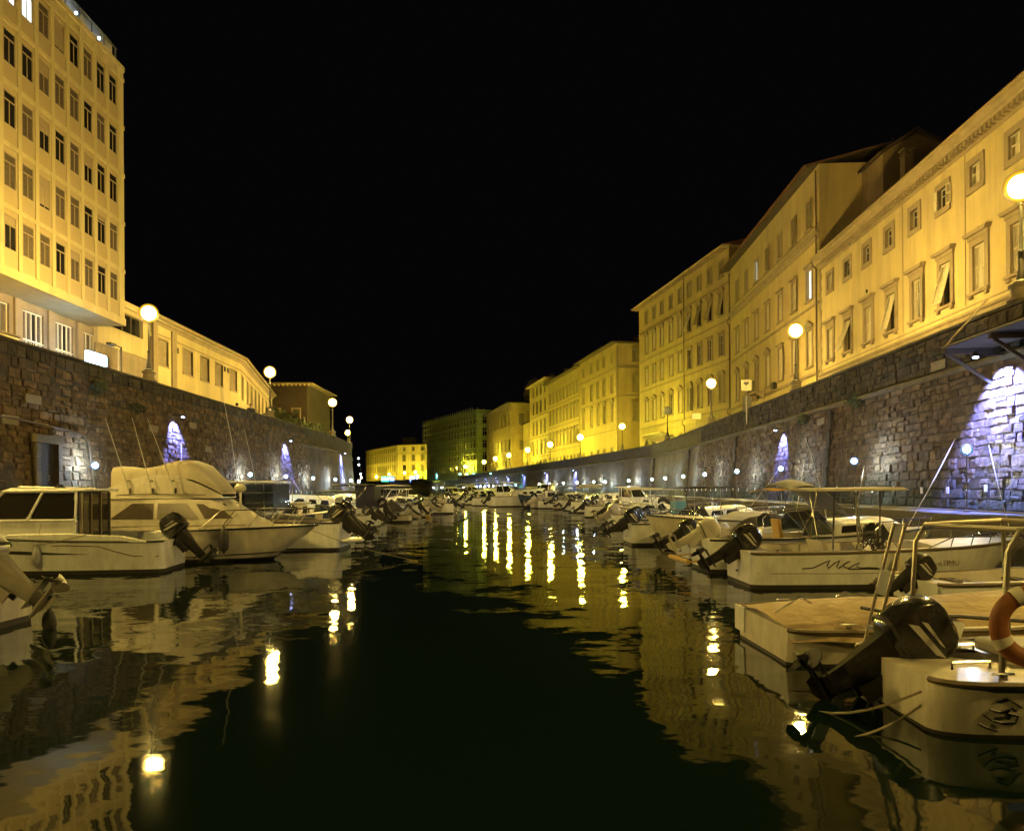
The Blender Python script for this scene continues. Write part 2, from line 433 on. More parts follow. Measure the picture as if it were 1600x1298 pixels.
def strip(mb, path, prof, s0, s1, step, mi=0, wob=0):
    """sweep an open profile [(offset to water, z)] along a bank"""
    n = max(1, int((s1-s0)/step)); rs = []
    for i in range(n+1):
        q, d, nn = path.at(s0+(s1-s0)*i/n)
        # average the normal near joints
        q2, d2, n2 = path.at(min(path.L[-1]-.01, s0+(s1-s0)*i/n+.6)); q1, d1, n1 = path.at(max(0, s0+(s1-s0)*i/n-.6))
        nn = (n1+n2+nn).normalized()
        rs.append([(q.x+nn.x*o, q.y+nn.y*o, z+(R.uniform(-wob, wob) if wob and z > ZS+.5 else 0)) for o, z in prof])
    if path.side > 0: rs = [list(reversed(r)) for r in rs]
    mb.rings(rs, False, False, mi)
    return rs

# ---------------- setting: water, ground
w = MB(); w.grid(lambda a, b: (-1200+2400*a, -60+2400*b, 0), 8, 8)
o = w.build('canal_water', 'canal_water', smooth=0); tag(o, kind='structure')
g = MB()
def gpoly(pts, z=ZS-.01): g.quad([(x, y, z) for x, y in pts])
rp = [(p.x+.02, p.y) for p in RB.p]
for i in range(len(RB.p)-1):
    a, b = RB.p[i], RB.p[i+1]
    g.quad([(a.x+.3, a.y, ZS), (1200, a.y, ZS), (1200, b.y, ZS), (b.x+.3, b.y, ZS)])
g.quad([(-105+.3, 450, ZS), (1200, 450, ZS), (1200, 2200, ZS), (-105+.3, 2200, ZS)])
g.quad([(-1200, 450, ZS), (-104.7, 450, ZS), (-104.7, 2200, ZS), (-1200, 2200, ZS)])
for i in range(len(LB.p)-1):
    a, b = LB.p[i], LB.p[i+1]
    g.quad([(-1200, a.y, ZS), (a.x-.3, a.y, ZS), (b.x-.3, b.y, ZS), (-1200, b.y, ZS)])
g.quad([(-1200, 300, ZS), (-125.3, 300, ZS), (-125.3, 450, ZS), (-1200, 450, ZS)])
o = g.build('street_ground', 'paving', smooth=0); tag(o, kind='structure')

# ---------------- stone variants
STONES = []
def stone_verts(r):
    """unit block x 0..1, z 0..1, front at y=-1 (towards water), back at y=0"""
    j = lambda k: r.uniform(-k, k)
    b = [(0, 0, 0), (1, 0, 0), (1, 0, 1), (0, 0, 1)]
    m = [(0+abs(j(.07)), -.80, 0+abs(j(.14))), (1-abs(j(.07)), -.80, 0+abs(j(.14))), (1-abs(j(.07)), -.80, 1-abs(j(.14))), (0+abs(j(.07)), -.80, 1-abs(j(.14)))]
    f = [(.07+j(.05), -1+j(.12), .10+j(.08)), (.93+j(.05), -1+j(.12), .10+j(.08)), (.93+j(.05), -1+j(.12), .90+j(.08)), (.07+j(.05), -1+j(.12), .90+j(.08))]
    c = [(.5+j(.2), -1.06+j(.12), .5+j(.2))]
    v = b+m+f+c
    F = [(0, 1, 5, 4), (1, 2, 6, 5), (2, 3, 7, 6), (3, 0, 4, 7), (4, 5, 9, 8), (5, 6, 10, 9), (6, 7, 11, 10), (7, 4, 8, 11), (8, 9, 12), (9, 10, 12), (10, 11, 12), (11, 8, 12)]
    return v, F
rs_ = random.Random(3)
for i in range(28):
    v, F = stone_verts(rs_); mb = MB(); mb.v = v; mb.f = F; mb.m = [0]*len(F); mb.tone = rs_.random()
    STONES.append((v, F, mb.mesh('stone', 'stone', smooth=25)))

def bank_wall(path, name, label, y_far, door=None, seed=1, dark_from=ZC):
    r = random.Random(seed)
    root = empty(name, (0, 0, 0), 0, label, 'wall')
    sA, sB = path.s_of_y(4), path.L[-1]
    s_far = path.s_of_y(y_far)
    # near core sits behind the blocks, far face carries the relief itself
    mb = MB(); strip(mb, path, [(batter(-1)-.05, -1.2), (batter(ZQ)-.05, ZQ), (-.03, ZC), (-.04, dark_from)], 0, s_far, 2)
    mb.build('wall_core', 'stone_core', root, smooth=0)
    mb = MB(); strip(mb, path, [(batter(-1), -1.2), (batter(ZQ), ZQ), (.02, ZC)], s_far, sB, 2)
    mb.build('wall_face', 'far_stone', root, smooth=0)
    side_l = path.side < 0
    # cordon and parapet
    mb = MB(); strip(mb, path, [(-.1, ZC-.02), (.10, ZC), (.12, ZC+.12), (.06, ZC+.2), (-.1, ZC+.2)], s_far-2 if side_l else 0, sB, 1.5)
    mb.build('cordon', 'coping', root)
    mb = MB(); strip(mb, path, [(-.12, ZC-.1), (-.005, ZC-.05), (-.03, ZT-.14), (.03, ZT-.13), (.03, ZT-.02), (-.02, ZT), (-.42, ZT), (-.45, ZT-.15), (-.42, ZT-.17), (-.42, ZS-.2)], 0, sB, 1.1, wob=.012)
    mb.build('parapet', 'parapet_stone', root)
    # blocks
    blocks = []
    z = ZQ; top = ZT-.16; row = 0
    while z < top-.1:
        h = min(r.uniform(.19, .34), top-z)
        if z < dark_from-.05 < z+h+.12: h = dark_from-z
        if top-(z+h) < .15: h = top-z
        s = sA+r.uniform(0, .4)
        while s < s_far:
            wd = r.uniform(.24, .66)
            q, d, n = path.at(s+wd/2)
            if not (door and door[0]-.05 < s+wd/2 < door[1]+.05 and z < door[2]-.1) and r.random() > .012 and not (z >= dark_from-.05 and s > s_far-1):
                if r.random() < .25 and h > .24:
                    f = r.uniform(.38, .62); blocks.append((s, wd, z, h*f, q.y)); blocks.append((s, wd, z+h*f, h*(1-f), q.y))
                else: blocks.append((s, wd, z, h, q.y))
            s += wd
        z += h; row += 1
    blocks.sort(key=lambda b: (b[2] >= dark_from-.05, b[4] < 18, abs(b[4]-24)))
    mass = MB(); mass.tone = []; massd = MB(); massd.tone = []
    for k, (s, wd, z, h, y) in enumerate(blocks):
        q, d, n = path.at(s)
        if path.side > 0: q, d, n = path.at(s+wd); xd = -d
        else: xd = d
        gap = .004; hh = h-gap; ww = wd-gap; dk = z >= dark_from-.05
        dep = .16+r.uniform(-.04, .035)
        o_ = batter(z)-.165
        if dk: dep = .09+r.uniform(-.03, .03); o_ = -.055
        X = Vector((xd.x, xd.y, 0)); Y = Vector((-n.x, -n.y, 0)); k_ = 0 if dk else -.085; Z = Vector((n.x*k_, n.y*k_, 1))
        M = Matrix(((X.x*ww, Y.x*dep, Z.x*hh, q.x+n.x*o_), (X.y*ww, Y.y*dep, Z.y*hh, q.y+n.y*o_), (0, 0, hh, z+gap/2), (0, 0, 0, 1)))
        v, F, me = STONES[r.randrange(28)]
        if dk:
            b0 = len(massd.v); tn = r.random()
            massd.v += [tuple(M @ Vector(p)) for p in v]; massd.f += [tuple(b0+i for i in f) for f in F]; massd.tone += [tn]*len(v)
        elif k < 300:
            o = bpy.data.objects.new('stone', me); C.objects.link(o); o.parent = root; o.matrix_world = M
        else:
            b0 = len(mass.v); tn = r.random()
            mass.v += [tuple(M @ Vector(p)) for p in v]; mass.f += [tuple(b0+i for i in f) for f in F]; mass.tone += [tn]*len(v)
    mass.m = [0]*len(mass.f)
    o = mass.build('stone_courses', 'stone', root, smooth=25); o['kind'] = 'stuff'
    massd.m = [0]*len(massd.f)
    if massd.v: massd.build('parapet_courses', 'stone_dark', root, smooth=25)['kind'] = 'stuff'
    return root
LDOOR = (LB.s_of_y(25.25), LB.s_of_y(26.65), 3.75)
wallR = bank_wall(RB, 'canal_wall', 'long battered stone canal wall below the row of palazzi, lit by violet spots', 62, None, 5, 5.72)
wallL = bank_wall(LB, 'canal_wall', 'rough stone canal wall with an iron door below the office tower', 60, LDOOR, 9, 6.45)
# parapets' upper courses on the tower bank and piers / buttress joints on the palazzi bank
for sy in (33.5, 50, 66, 84):
    s = RB.s_of_y(sy); q, d, n = RB.at(s)
    a = math.atan2(d.y, d.x)
    mb = MB()
    for i, z in enumerate([1.4, 2.2, 3.0, 3.8, 4.6]):
        k = .20+R.uniform(-.03, .03)
        M0 = len(mb.v); mb.box(-k, k, -.07-batter(z), .2, z+.01, z+.79)
    mb.xf(Matrix.Translation((q.x, q.y, 0)) @ Matrix.Rotation(a+(PI if False else 0), 4, 'Z') @ Matrix.Scale(-1, 4, (0, 1, 0)))
    fix = mb.build('pilaster', 'parapet_stone', wallR); fix_normals(fix.data)
# pale repair blocks let into both walls
for path, root, lst in ((RB, wallR, [(24.3, 5.75), (34.6, 4.9)]), (LB, wallL, [(25.5, 5.0), (24.2, 4.2), (34, 4.7), (40, 4.1), (38.3, 5.2)])):
    for y, z in lst:
        s = path.s_of_y(y); q, d, n = path.at(s); a = math.atan2(d.y, d.x)
        mb = MB(); mb.box(-.42, .42, -.03, .03, 0, .30)
        mb.build('stone', 'pale_stone', root, (q.x+n.x*(batter(z)+.05), q.y+n.y*(batter(z)+.05), z), (0, 0, a), bevel=.015)

# ---------------- door in the tower bank wall
q, d, n = LB.at((LDOOR[0]+LDOOR[1])/2)
dr = empty('wall_door', (q.x+n.x*.32, q.y, ZQ), math.atan2(d.y, d.x), 'tall black iron door in a stone surround at the foot of the stone wall', 'door')
mb = MB()
for k in range(5):
    for sx in (-1, 1): mb.box(sx*.62-.11, sx*.62+(.11 if k % 2 else .15), -.07, .16, k*.46+.005, k*.46+.455)
mb.box(-.80, .80, -.10, .16, 2.31, 2.58)
mb.build('surround', 'coping', dr, bevel=.012)
for sx in (0, 1):
    lf = MB(); lf.box(-.48+.485*sx, -.01+.485*sx, .06, .10, 0.02, 2.30)
    for zz in (.1, .8, 1.5, 2.15): lf.box(-.45+.485*sx, -.04+.485*sx, .045, .06, zz, zz+.08)
    lf.build('door_leaf', 'door_wood', dr)
MB().tube([(.06, .03, 1.05), (.06, .0, 1.1), (.06, .0, 1.2), (.06, .03, 1.25)], .012).build('handle', 'steel_dull', dr)

# pipe run over the door
def on_wall(path, y, z, off):
    s = path.s_of_y(y); q, d, n = path.at(s); k = batter(z)+off
    return (q.x+n.x*k, q.y+n.y*k, z)
cd_ = MB(); cd_.tube([on_wall(LB, y, z, .09) for y, z in ((17, 4.55), (21, 4.5), (24.5, 4.4), (27.6, 4.25), (28.3, 4.15), (28.55, 3.8), (28.65, 3.0), (28.7, 1.42))], .035, 8)
tag(cd_.build('conduit_pipe', 'pipe_metal'), 'dark conduit running over the iron door and bending down to the walkway', 'pipe')
cd_ = MB(); cd_.tube([on_wall(LB, y, 4.55-.003*(y-29), .10) for y in range(29, 84, 5)], .018, 6)
tag(cd_.build('cable', 'rope_dark'), 'thin black cable strung along the rough wall past the spotlights', 'cable')

# ---------------- walkways (low quays) with edge pipe
def quay(path, nm):
    mb = MB(); strip(mb, path, [(.30, ZQ-.02), (1.75, ZQ-.02), (1.78, ZQ-.05), (1.78, ZQ-.28), (1.66, ZQ-.30), (1.60, -1.2)], 0, path.L[-1], 2)
    o = mb.build(nm, 'quay_concrete'); tag(o, kind='structure')
quay(RB, 'quay_walkway'); quay(LB, 'quay_walkway')
for path, lab in ((RB, 'thin pale service pipe along the walkway edge below the palazzi'), (LB, 'thin pale service pipe along the walkway edge below the office tower')):
    mb = MB(); s = path.s_of_y(12); pts = []
    while s < path.s_of_y(150):
        q, d, n = path.at(s); pts.append((q.x+n.x*1.68, q.y+n.y*1.68, ZQ+.045)); s += 3
    mb.tube(pts, .028, 6); tag(mb.build('service_pipe', 'steel_dull'), lab, 'pipe')

# mooring number plates on the wall foot
PLATE = MB().box(-.07, .07, -.012, .012, 0, .2).mesh('number_plate', 'frame_white')
for path, root, y0, y1 in ((RB, wallR, 17, 75), (LB, wallL, 29, 75)):
    y = y0
    while y < y1:
        s = path.s_of_y(y); q, d, n = path.at(s); k = batter(1.9)+.09
        link('number_plate', PLATE, root, (q.x+n.x*k, q.y+n.y*k, 1.88+R.uniform(-.04, .04)), (0, 0, math.atan2(d.y, d.x)))
        y += R.uniform(1.3, 2.2)

# ---------------- globe street lamps on the parapets
def lamp_meshes():
    ped = MB(); ped.lathe([(.34, 0), (.34, .06), (.27, .10), (.25, .34), (.31, .38), (.31, .44), (.001, .45)], 16)
    pole = MB(); pole.lathe([(.20, .44), (.20, .50), (.12, .56), (.10, .80), (.075, .84), (.06, 1.3), (.045, 1.34), (.042, 2.55), (.06, 2.57), (.06, 2.62), (.09, 2.70), (.10, 2.74), (.001, 2.75)], 12)
    col = MB(); col.lathe([(.07, 1.28), (.085, 1.31), (.07, 1.36)], 12)
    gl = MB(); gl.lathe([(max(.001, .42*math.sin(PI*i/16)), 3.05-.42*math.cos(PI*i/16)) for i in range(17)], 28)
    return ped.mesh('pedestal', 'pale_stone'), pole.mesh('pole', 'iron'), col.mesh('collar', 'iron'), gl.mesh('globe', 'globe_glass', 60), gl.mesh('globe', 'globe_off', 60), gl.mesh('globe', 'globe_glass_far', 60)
LM = lamp_meshes()
def street_lamp(x, y, label, group, lit=True, z=ZT):
    t = empty('street_lamp', (x, y, z), R.uniform(-.3, .3), label, 'street lamp', group)
    link('pedestal', LM[0], t); p = link('pole', LM[1], t); link('collar', LM[2], p)
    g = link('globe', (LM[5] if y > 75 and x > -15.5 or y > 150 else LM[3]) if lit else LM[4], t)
    if y > 110: g.scale = (1.3, 1.3, 1.3); g.location = (0, 0, -.85)  # far globes enlarged to stand in for the glare around them
    return t
GR = 'globe lamps along the parapet in front of the palazzi'
GL = 'globe lamps along the parapet in front of the office tower'
ords = ['first', 'second', 'third', 'fourth', 'fifth', 'sixth', 'seventh', 'eighth', 'ninth', 'tenth', 'eleventh', 'twelfth', 'thirteenth', 'fourteenth', 'fifteenth', 'sixteenth', 'seventeenth', 'eighteenth', 'nineteenth', 'twentieth']
def nth(i): return ords[i] if i < 20 else '%s %s' % (['', '', 'twenty', 'thirty', 'forty', 'fifty'][i//10+0] if i//10 < 6 else '', ords[i % 10])
lr = []
for i, (px, y) in enumerate([(None, 1), (None, 20.5), (None, 39.1), (None, 58.5), (None, 78.5), (None, 98), (None, 119), (None, 138), (None, 156), (None, 180), (None, 199), (None, 222), (None, 265), (None, 280), (None, 308), (None, 340), (None, 353), (None, 374)]):
    s = RB.s_of_y(y); q, d, n = RB.at(s); q = q-n*.22
    if i == 4:
        street_lamp(q.x, q.y, 'unlit globe lamp between two burning ones on the parapet before the tall palazzo', GR, False)
    else:
        where = {1: 'burning globe lamp above the timber platform on the wall, nearest lamp by the palazzi', 2: 'burning globe lamp before the building with a dark tile eave and downpipes', 3: 'burning globe lamp beside the square heart sign post on the parapet', 5: 'burning globe lamp in front of the corner with two faces and rusticated base'}.get(i, 'burning globe lamp on the palazzi parapet, %s from the camera' % nth(i))
        street_lamp(q.x, q.y, where, GR)
for i, (x, y) in enumerate([(-45.5, 371), (-38.5, 368), (-33.5, 345), (-69.5, 394), (-82, 418)]):  # last two are added to light the dark palazzo wing
    street_lamp(x, y, ['burning globe lamp before the far yellow palazzo, farthest back', 'burning globe lamp before the far yellow palazzo, by its corner', 'burning globe lamp between the far palazzo and the scaffolded block', 'added globe lamp that lights the corner of the far palazzo wing', 'added globe lamp that lights the far back of the palazzo wing'][i], GR, z=ZS)
for i, y in enumerate([0.5, 17.4, 34.4, 51.6, 69.6, 86.7, 106]):
    s = LB.s_of_y(y); q, d, n = LB.at(s); q = q-n*.22
    lab = {2: 'burning globe lamp on a white pedestal beside the corner of the office tower', 3: 'burning globe lamp where the long low yellow building ends', 4: 'burning globe lamp in front of the dark garden trees'}.get(i, 'burning globe lamp on the tower side parapet, %s from the camera' % nth(i))
    street_lamp(q.x, q.y, lab, GL)

# ---------------- white path lights on posts, on the walkways
PP = MB().lathe([(.09, 0), (.09, .02), (.03, .05), (.022, .1), (.020, 1.5), (.03, 1.52), (.001, 1.53)], 8).mesh('post', 'steel')
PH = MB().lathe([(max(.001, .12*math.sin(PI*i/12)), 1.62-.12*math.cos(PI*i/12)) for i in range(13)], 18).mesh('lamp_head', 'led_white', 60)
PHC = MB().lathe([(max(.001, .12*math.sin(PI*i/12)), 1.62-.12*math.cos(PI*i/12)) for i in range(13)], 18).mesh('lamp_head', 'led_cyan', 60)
def path_light(path, px=None, y=None, k=0, off=1.45, lab='', cyan=False, tilt=0, h=1):
    s = path.s_of_px(px, off) if px is not None else path.s_of_y(y)
    q, d, n = path.at(s)
    t = empty('path_light', (q.x+n.x*off, q.y+n.y*off, ZQ-.02), 0, lab, 'path light', 'white globe lights on posts along the walkways')
    t.rotation_euler = (rad(tilt), rad(tilt*.5), 0); t.scale = (1, 1, h)
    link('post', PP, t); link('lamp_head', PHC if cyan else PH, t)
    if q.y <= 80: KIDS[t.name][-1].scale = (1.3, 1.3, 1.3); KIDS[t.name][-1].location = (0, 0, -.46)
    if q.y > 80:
        for c_ in KIDS[t.name][-1:]: c_.scale = (1.7, 1.7, 1.7); c_.location = (0, 0, -1.1)  # distant heads made bigger in place of bloom round them
    return t
for k, px in enumerate([1506, 1333, 1221, 1152, 1102, 1068, 1040, 1019, 983, 946, 928, 902, 880, 859, 842, 806, 789, 780, 771, 764, 757, 751, 745, 736, 724, 708, 690, 677]):
    path_light(RB, px, k=k, off=1.25, lab='small white light on a thin post, %s along the walkway below the palazzi' % nth(k), cyan=(px == 806), tilt=R.uniform(-2, 2), h=R.uniform(.96, 1.04))
for k, y in enumerate([27.9, 44.5, 51.5, 58.6, 66.0, 73.5, 81.0]):
    path_light(LB, None, y, off=.85, lab='small cold white light on a post, %s along the walkway below the rough wall' % nth(k), tilt=R.uniform(-3, 3))

# ---------------- violet wall spots
def spot(path, y, z, lab, power=60, off=.45, ang=84, tilt=24.0, col=(.15, .20, 1.0)):
    s = path.s_of_y(y); q, d, n = path.at(s)
    k = batter(z)
    a = math.atan2(n.y, n.x)
    t = empty('wall_spotlight', (q.x+n.x*k, q.y+n.y*k, z), a, lab, 'spotlight', 'violet spotlights fixed high on the canal walls')
    mb = MB(); mb.box(-.06, off-.05, -.02, .02, -.02, .02); mb.box(-.04, .0, -.06, .06, -.08, .08); mb.build('bracket', 'iron', t)
    mb = MB(); mb.lathe([(.05, .10), (.085, .06), (.085, -.06), (.075, -.061)], 12, (off, 0, 0)); mb.build('housing', 'iron', t)
    mb = MB(); mb.lathe([(.001, -.045), (.074, -.05), (.074, -.08), (.05, -.10), (.001, -.105)], 12, (off, 0, 0)); mb.build('lens', 'led_violet', t, smooth=60)
    ld = bpy.data.lights.new('spot_beam', 'SPOT'); ld.energy = power; ld.color = col
    ld.spot_size = rad(ang); ld.spot_blend = .3; ld.shadow_soft_size = .05
    lo = bpy.data.objects.new('spot_beam', ld); C.objects.link(lo); lo.parent = t
    lo.location = (off, 0, -.12); lo.rotation_euler = (0, rad(4.5+tilt), 0)
    return t
SP = 3400
spot(RB, 20.7, 5.62, 'violet spotlight hidden beneath the timber platform on the stone wall', SP*3.4, .85, 96)
spot(RB, 40.2, 5.15, 'violet spotlight on the wall under the lamp before the tile eaved building', SP)
for k, px in enumerate([898, 853, 818, 793, 776, 760, 746]):
    s = RB.s_of_px(px, .3); spot(RB, RB.at(s)[0].y, 5.1, 'violet spotlight high on the curving wall, %s beyond the platform' % nth(k+1), SP*1.1)
for k, y in enumerate([36.3, 54.0, 72.5]):
    spot(LB, y, 5.65, ['violet spotlight on the rough wall above the flybridge boat', 'violet spotlight midway along the rough wall below the garden trees', 'violet spotlight at the far end of the rough wall'][k], SP*1.3, .45, 88)
# ------------------------------------------------------------------ buildings
def facade_wall(mb, Wd, H, depth, ops, rev=.22, mi=0, mrev=0):
    """front skin at y=0 with openings [(x0, x1, z0, z1)], sides, back and top; local frame, z from 0"""
    xs = sorted(set([0, Wd]+[round(v, 3) for o in ops for v in (o[0], o[1])]))
    zs = sorted(set([-.3, H]+[round(v, 3) for o in ops for v in (o[2], o[3])]))
    bands = {}
    for zi in range(len(zs)-1):
        zc = (zs[zi]+zs[zi+1])/2; x = 0
        row = sorted([o for o in ops if o[2] < zc < o[3]])
        for o in row+[(Wd, Wd, 0, 0)]:
            if o[0]-x > 1e-3: mb.quad([(x, 0, zs[zi]), (o[0], 0, zs[zi]), (o[0], 0, zs[zi+1]), (x, 0, zs[zi+1])], mi)
            x = o[1]
    for (a, b, c, d) in ops:
        mb.quad([(a, 0, c), (a, rev, c), (a, rev, d), (a, 0, d)][::-1], mrev); mb.quad([(b, 0, c), (b, 0, d), (b, rev, d), (b, rev, c)][::-1], mrev)
        mb.quad([(a, 0, d), (a, rev, d), (b, rev, d), (b, 0, d)], mrev); mb.quad([(a, 0, c), (b, 0, c), (b, rev, c), (a, rev, c)], mrev)
        mb.quad([(a-.01, rev, c-.01), (b+.01, rev, c-.01), (b+.01, rev, d+.01), (a-.01, rev, d+.01)], mrev)
    mb.quad([(0, 0, -.3), (0, 0, H), (0, depth, H), (0, depth, -.3)], mi); mb.quad([(Wd, 0, -.3), (Wd, depth, -.3), (Wd, depth, H), (Wd, 0, H)], mi)
    mb.quad([(0, depth, -.3), (0, depth, H), (Wd, depth, H), (Wd, depth, -.3)], mi); mb.quad([(0, 0, H), (Wd, 0, H), (Wd, depth, H), (0, depth, H)], mi)
    return mb

WIN = {}
def win_meshes(style, w, h):
    """meshes of one window kind, origin at the middle of the sill, wall face at y=0"""
    key = (style, round(w, 2), round(h, 2))
    if key in WIN: return WIN[key]
    sm = 'surround' if not style.startswith('p') else 'surround_pale'
    kind = style.lstrip('p')
    mb = MB(); a = w/2
    b = .30 if kind in ('square', 'hood') else (.20 if kind != 'far' else .16)
    pr = .07
    if kind == 'plain': b = .13; pr = .05
    mb.box(-a-b, -a, -pr, .12, -.02, h); mb.box(a, a+b, -pr, .12, -.02, h); mb.box(-a-b, a+b, -pr, .12, h, h+b)
    if kind == 'square': mb.box(-a-b, a+b, -pr-.01, .12, -b, -.02)
    else: mb.box(-a-b-.06, a+b+.06, -pr-.10, .12, -.16, -.02)
    if kind == 'hood':
        mb.box(-a-b-.05, a+b+.05, -pr-.05, .1, h+b+.001, h+b+.16)
        mb.prism([(-a-b-.08, h+b+.16), (a+b+.08, h+b+.16), (a+b+.24, h+b+.34), (-a-b-.24, h+b+.34)], 'y', -pr-.22, .1)
        for sx in (-1, 1): mb.box(sx*(a+b/2)-.12, sx*(a+b/2)+.12, -pr-.06, .05, -.32, -.165)
    if kind in ('cornice', 'far'):
        mb.box(-a-b-.10, a+b+.10, -pr-.16, .1, h+b+.001, h+b+.15)
    if kind == 'tri':
        mb.box(-a-b-.08, a+b+.08, -pr-.12, .1, h+b+.001, h+b+.12)
        mb.prism([(-a-b-.14, h+b+.125), (a+b+.14, h+b+.125), (0, h+b+.55)], 'y', -pr-.16, .1)
    if kind == 'arch':
        mb.box(-a-b-.08, a+b+.08, -pr-.12, .1, h+b+.001, h+b+.10)
        mb.prism([(-a-b-.14, h+b+.105)]+[((a+b+.12)*math.cos(PI-PI*i/8), h+b+.12+.48*math.sin(PI*i/8)) for i in range(0, 9)]+[(a+b+.14, h+b+.105)][::1], 'y', -pr-.15, .1)
    fm = mb.mesh('window', sm, 25)
    # one louvred shutter leaf, hinge at x=0, 0..w/2
    lf = MB(); lw = w/2-.012
    st = .07 if w > .7 else .05
    lf.box(0, st, -.02, .02, 0, h-.01); lf.box(lw-st, lw, -.02, .02, 0, h-.01)
    for z0 in (0, h*.48, h-.01-.08): lf.box(st, lw-st, -.02, .02, z0, z0+.08)
    n = 12 if kind in ('hood', 'square') else 7
    for z0, z1 in ((.08, h*.48), (h*.48+.08, h-.09)):
        for i in range(n):
            z = z0+(z1-z0)*(i+.5)/n; q = (z1-z0)/n*.42
            lf.quad([(st, -.012, z-q), (lw-st, -.012, z-q), (lw-st, .014, z+q), (st, .014, z+q)])
    leaf = lf.mesh('shutter', 'shutter_paint', 25)
    leafd = lf.mesh('shutter', 'shutter_dull', 25)
    leafk = lf.mesh('shutter', 'shutter_dark', 25)
    # glazed casement
    ca = MB(); ca.box(-a, a, .13, .17, 0, .06); ca.box(-a, a, .13, .17, h-.06, h)
    for x in (-a, -.03, a-.06): ca.box(x, x+.06, .13, .17, .06, h-.06)
    ca.box(-a+.06, -.03, .14, .16, h*.62, h*.62+.04); ca.box(.03, a-.06, .14, .16, h*.62, h*.62+.04)
    cas = ca.mesh('casement', 'frame_white', 25)
    pn = MB(); pn.quad([(-a, .15, 0), (a, .15, 0), (a, .15, h), (-a, .15, h)])
    WIN[key] = (fm, leaf, leafd, leafk, cas, pn.mesh('pane', 'glass_dark', 0), pn.mesh('pane', 'glass_lit', 0), pn.mesh('pane', 'glass_curtain', 0), pn.mesh('pane', 'glass_warm', 0))
    return WIN[key]
def add_window(root, u, z, w, h, style='cornice', state='shut', shade='shutter', simple=False):
    """z above the root's base"""
    fm, leaf, leafd, leafk, cas, pd, pl, pc, pw = win_meshes(style, w, h)
    o = link('window', fm, root, (u, 0, z))
    lm = {'shutter': leaf, 'dull': leafd, 'dark': leafk}[shade]
    if simple and state == 'shut':
        link('shutter', lm, o, (-w/2+.005, .09, 0)); x = link('shutter', lm, o, (w/2-.005, .09, 0), (0, 0, PI)); return o
    if state == 'shut':
        link('shutter', lm, o, (-w/2+.005, .06, 0)); link('shutter', lm, o, (w/2-.005, .06, 0), (0, 0, PI))
    elif state == 'flap':      # lower half of the leaves pushed out
        link('pane', pd, o)
        link('shutter', lm, o, (-w/2+.005, .03, h-.02), (rad(-16), 0, 0)).scale = (1, 1, 1); fa = R.uniform(12, 22)
        KIDS[o.name][-1].location = (-w/2+.005, .03-h*math.sin(rad(fa)), .04); KIDS[o.name][-1].rotation_euler = (rad(-fa), 0, 0)
        s2 = link('shutter', lm, o, (w/2-.005, .03-h*math.sin(rad(fa)), .04), (rad(fa), 0, PI))
    elif state == 'half':
        link('shutter', lm, o, (-w/2+.005, .06, 0)); link('shutter', lm, o, (w/2+.0, -.02, 0), (0, 0, rad(-25)))
        link('casement', cas, o); link('pane', pd, o)
    elif state == 'open':
        link('shutter', lm, o, (-w/2-.02, -.10, 0), (0, 0, PI-.1)); link('shutter', lm, o, (w/2+.02, -.10, 0), (0, 0, .1))
        link('casement', cas, o); link('pane', pd, o)
    else:
        link('casement', cas, o); link('pane', {'dark': pd, 'lit': pl, 'curtain': pc, 'warm': pw}[state], o)
    return o

def frame_of(A, B):
    """facade frame: A is the left end seen from the canal, B the right"""
    A, B = Vector(A), Vector(B); d = B-A
    return A, B, d.length, math.atan2(d.y, d.x)
def px_u(A, B, px):
    """distance along A-B of a bearing of the photograph"""
    A, B = Vector(A), Vector(B); k = (px-800)/1200; d = (B-A)
    t = (k*A.y-A.x)/(d.x-k*d.y)
    return t*d.length
def dist_z(A, B, px, y):
    A_, B_ = Vector(A), Vector(B); t = px_u(A, B, px)/(B_-A_).length
    q = A_+(B_-A_)*t
    return CAMZ+(765-y)*q.y/1200-ZS
def band(root, Wd, z, h, pr, m='string_course', name='string_course', x0=0, x1=None, prof=None):
    mb = MB(); x1 = Wd if x1 is None else x1
    if prof: mb.prism([(a, z+b) for a, b in prof], 'x', x0-.02, x1+.02)
    else: mb.box(x0-.02, x1+.02, -pr, .06, z, z+h)
    o = mb.build(name, m, root); fix_normals(o.data); return o
def hip_roof(root, Wd, depth, H, over=.8, rise=2.2, m='roof_tile', eave_m='surround_pale', th=.16):
    e = MB(); e.box(-over, Wd+over, -over, depth+over, H+.01, H+th); e.build('eave', eave_m, root)
    mb = MB(); o = over+.06; z = H+th+.01
    r = min(depth/2, Wd/2)
    a, b, c, d = (-o, -o, z), (Wd+o, -o, z), (Wd+o, depth+o, z), (-o, depth+o, z)
    p, q = (r, depth/2, z+rise), (Wd-r, depth/2, z+rise)
    mb.quad([a, b, q, p]); mb.quad([b, c, q]); mb.quad([c, d, p, q]); mb.quad([d, a, p])
    mb.quad([a, b, (b[0], b[1], z-.06), (a[0], a[1], z-.06)][::-1])
    # tile rows along the front edge
    x = -o
    while x < Wd+o-.2:
        mb.prism([(x, z-.03), (x+.09, z+.05), (x+.18, z-.03)], 'y', -o-.07, -o+1.2); x += .24
    mb.build('roof', m, root, smooth=0)
def downpipe(root, x, z0, z1, jog=None):
    pts = [(x, -.14, z1), (x, -.14, z1-.3)]
    if jog:
        for j in jog: pts += [(x, -.14, j+.4), (x-.25, -.32, j+.2), (x-.25, -.32, j-.1), (x, -.14, j-.35)]
    pts += [(x, -.14, z0)]
    MB().tube(pts, .065, 8).build('downpipe', 'pipe_metal', root)

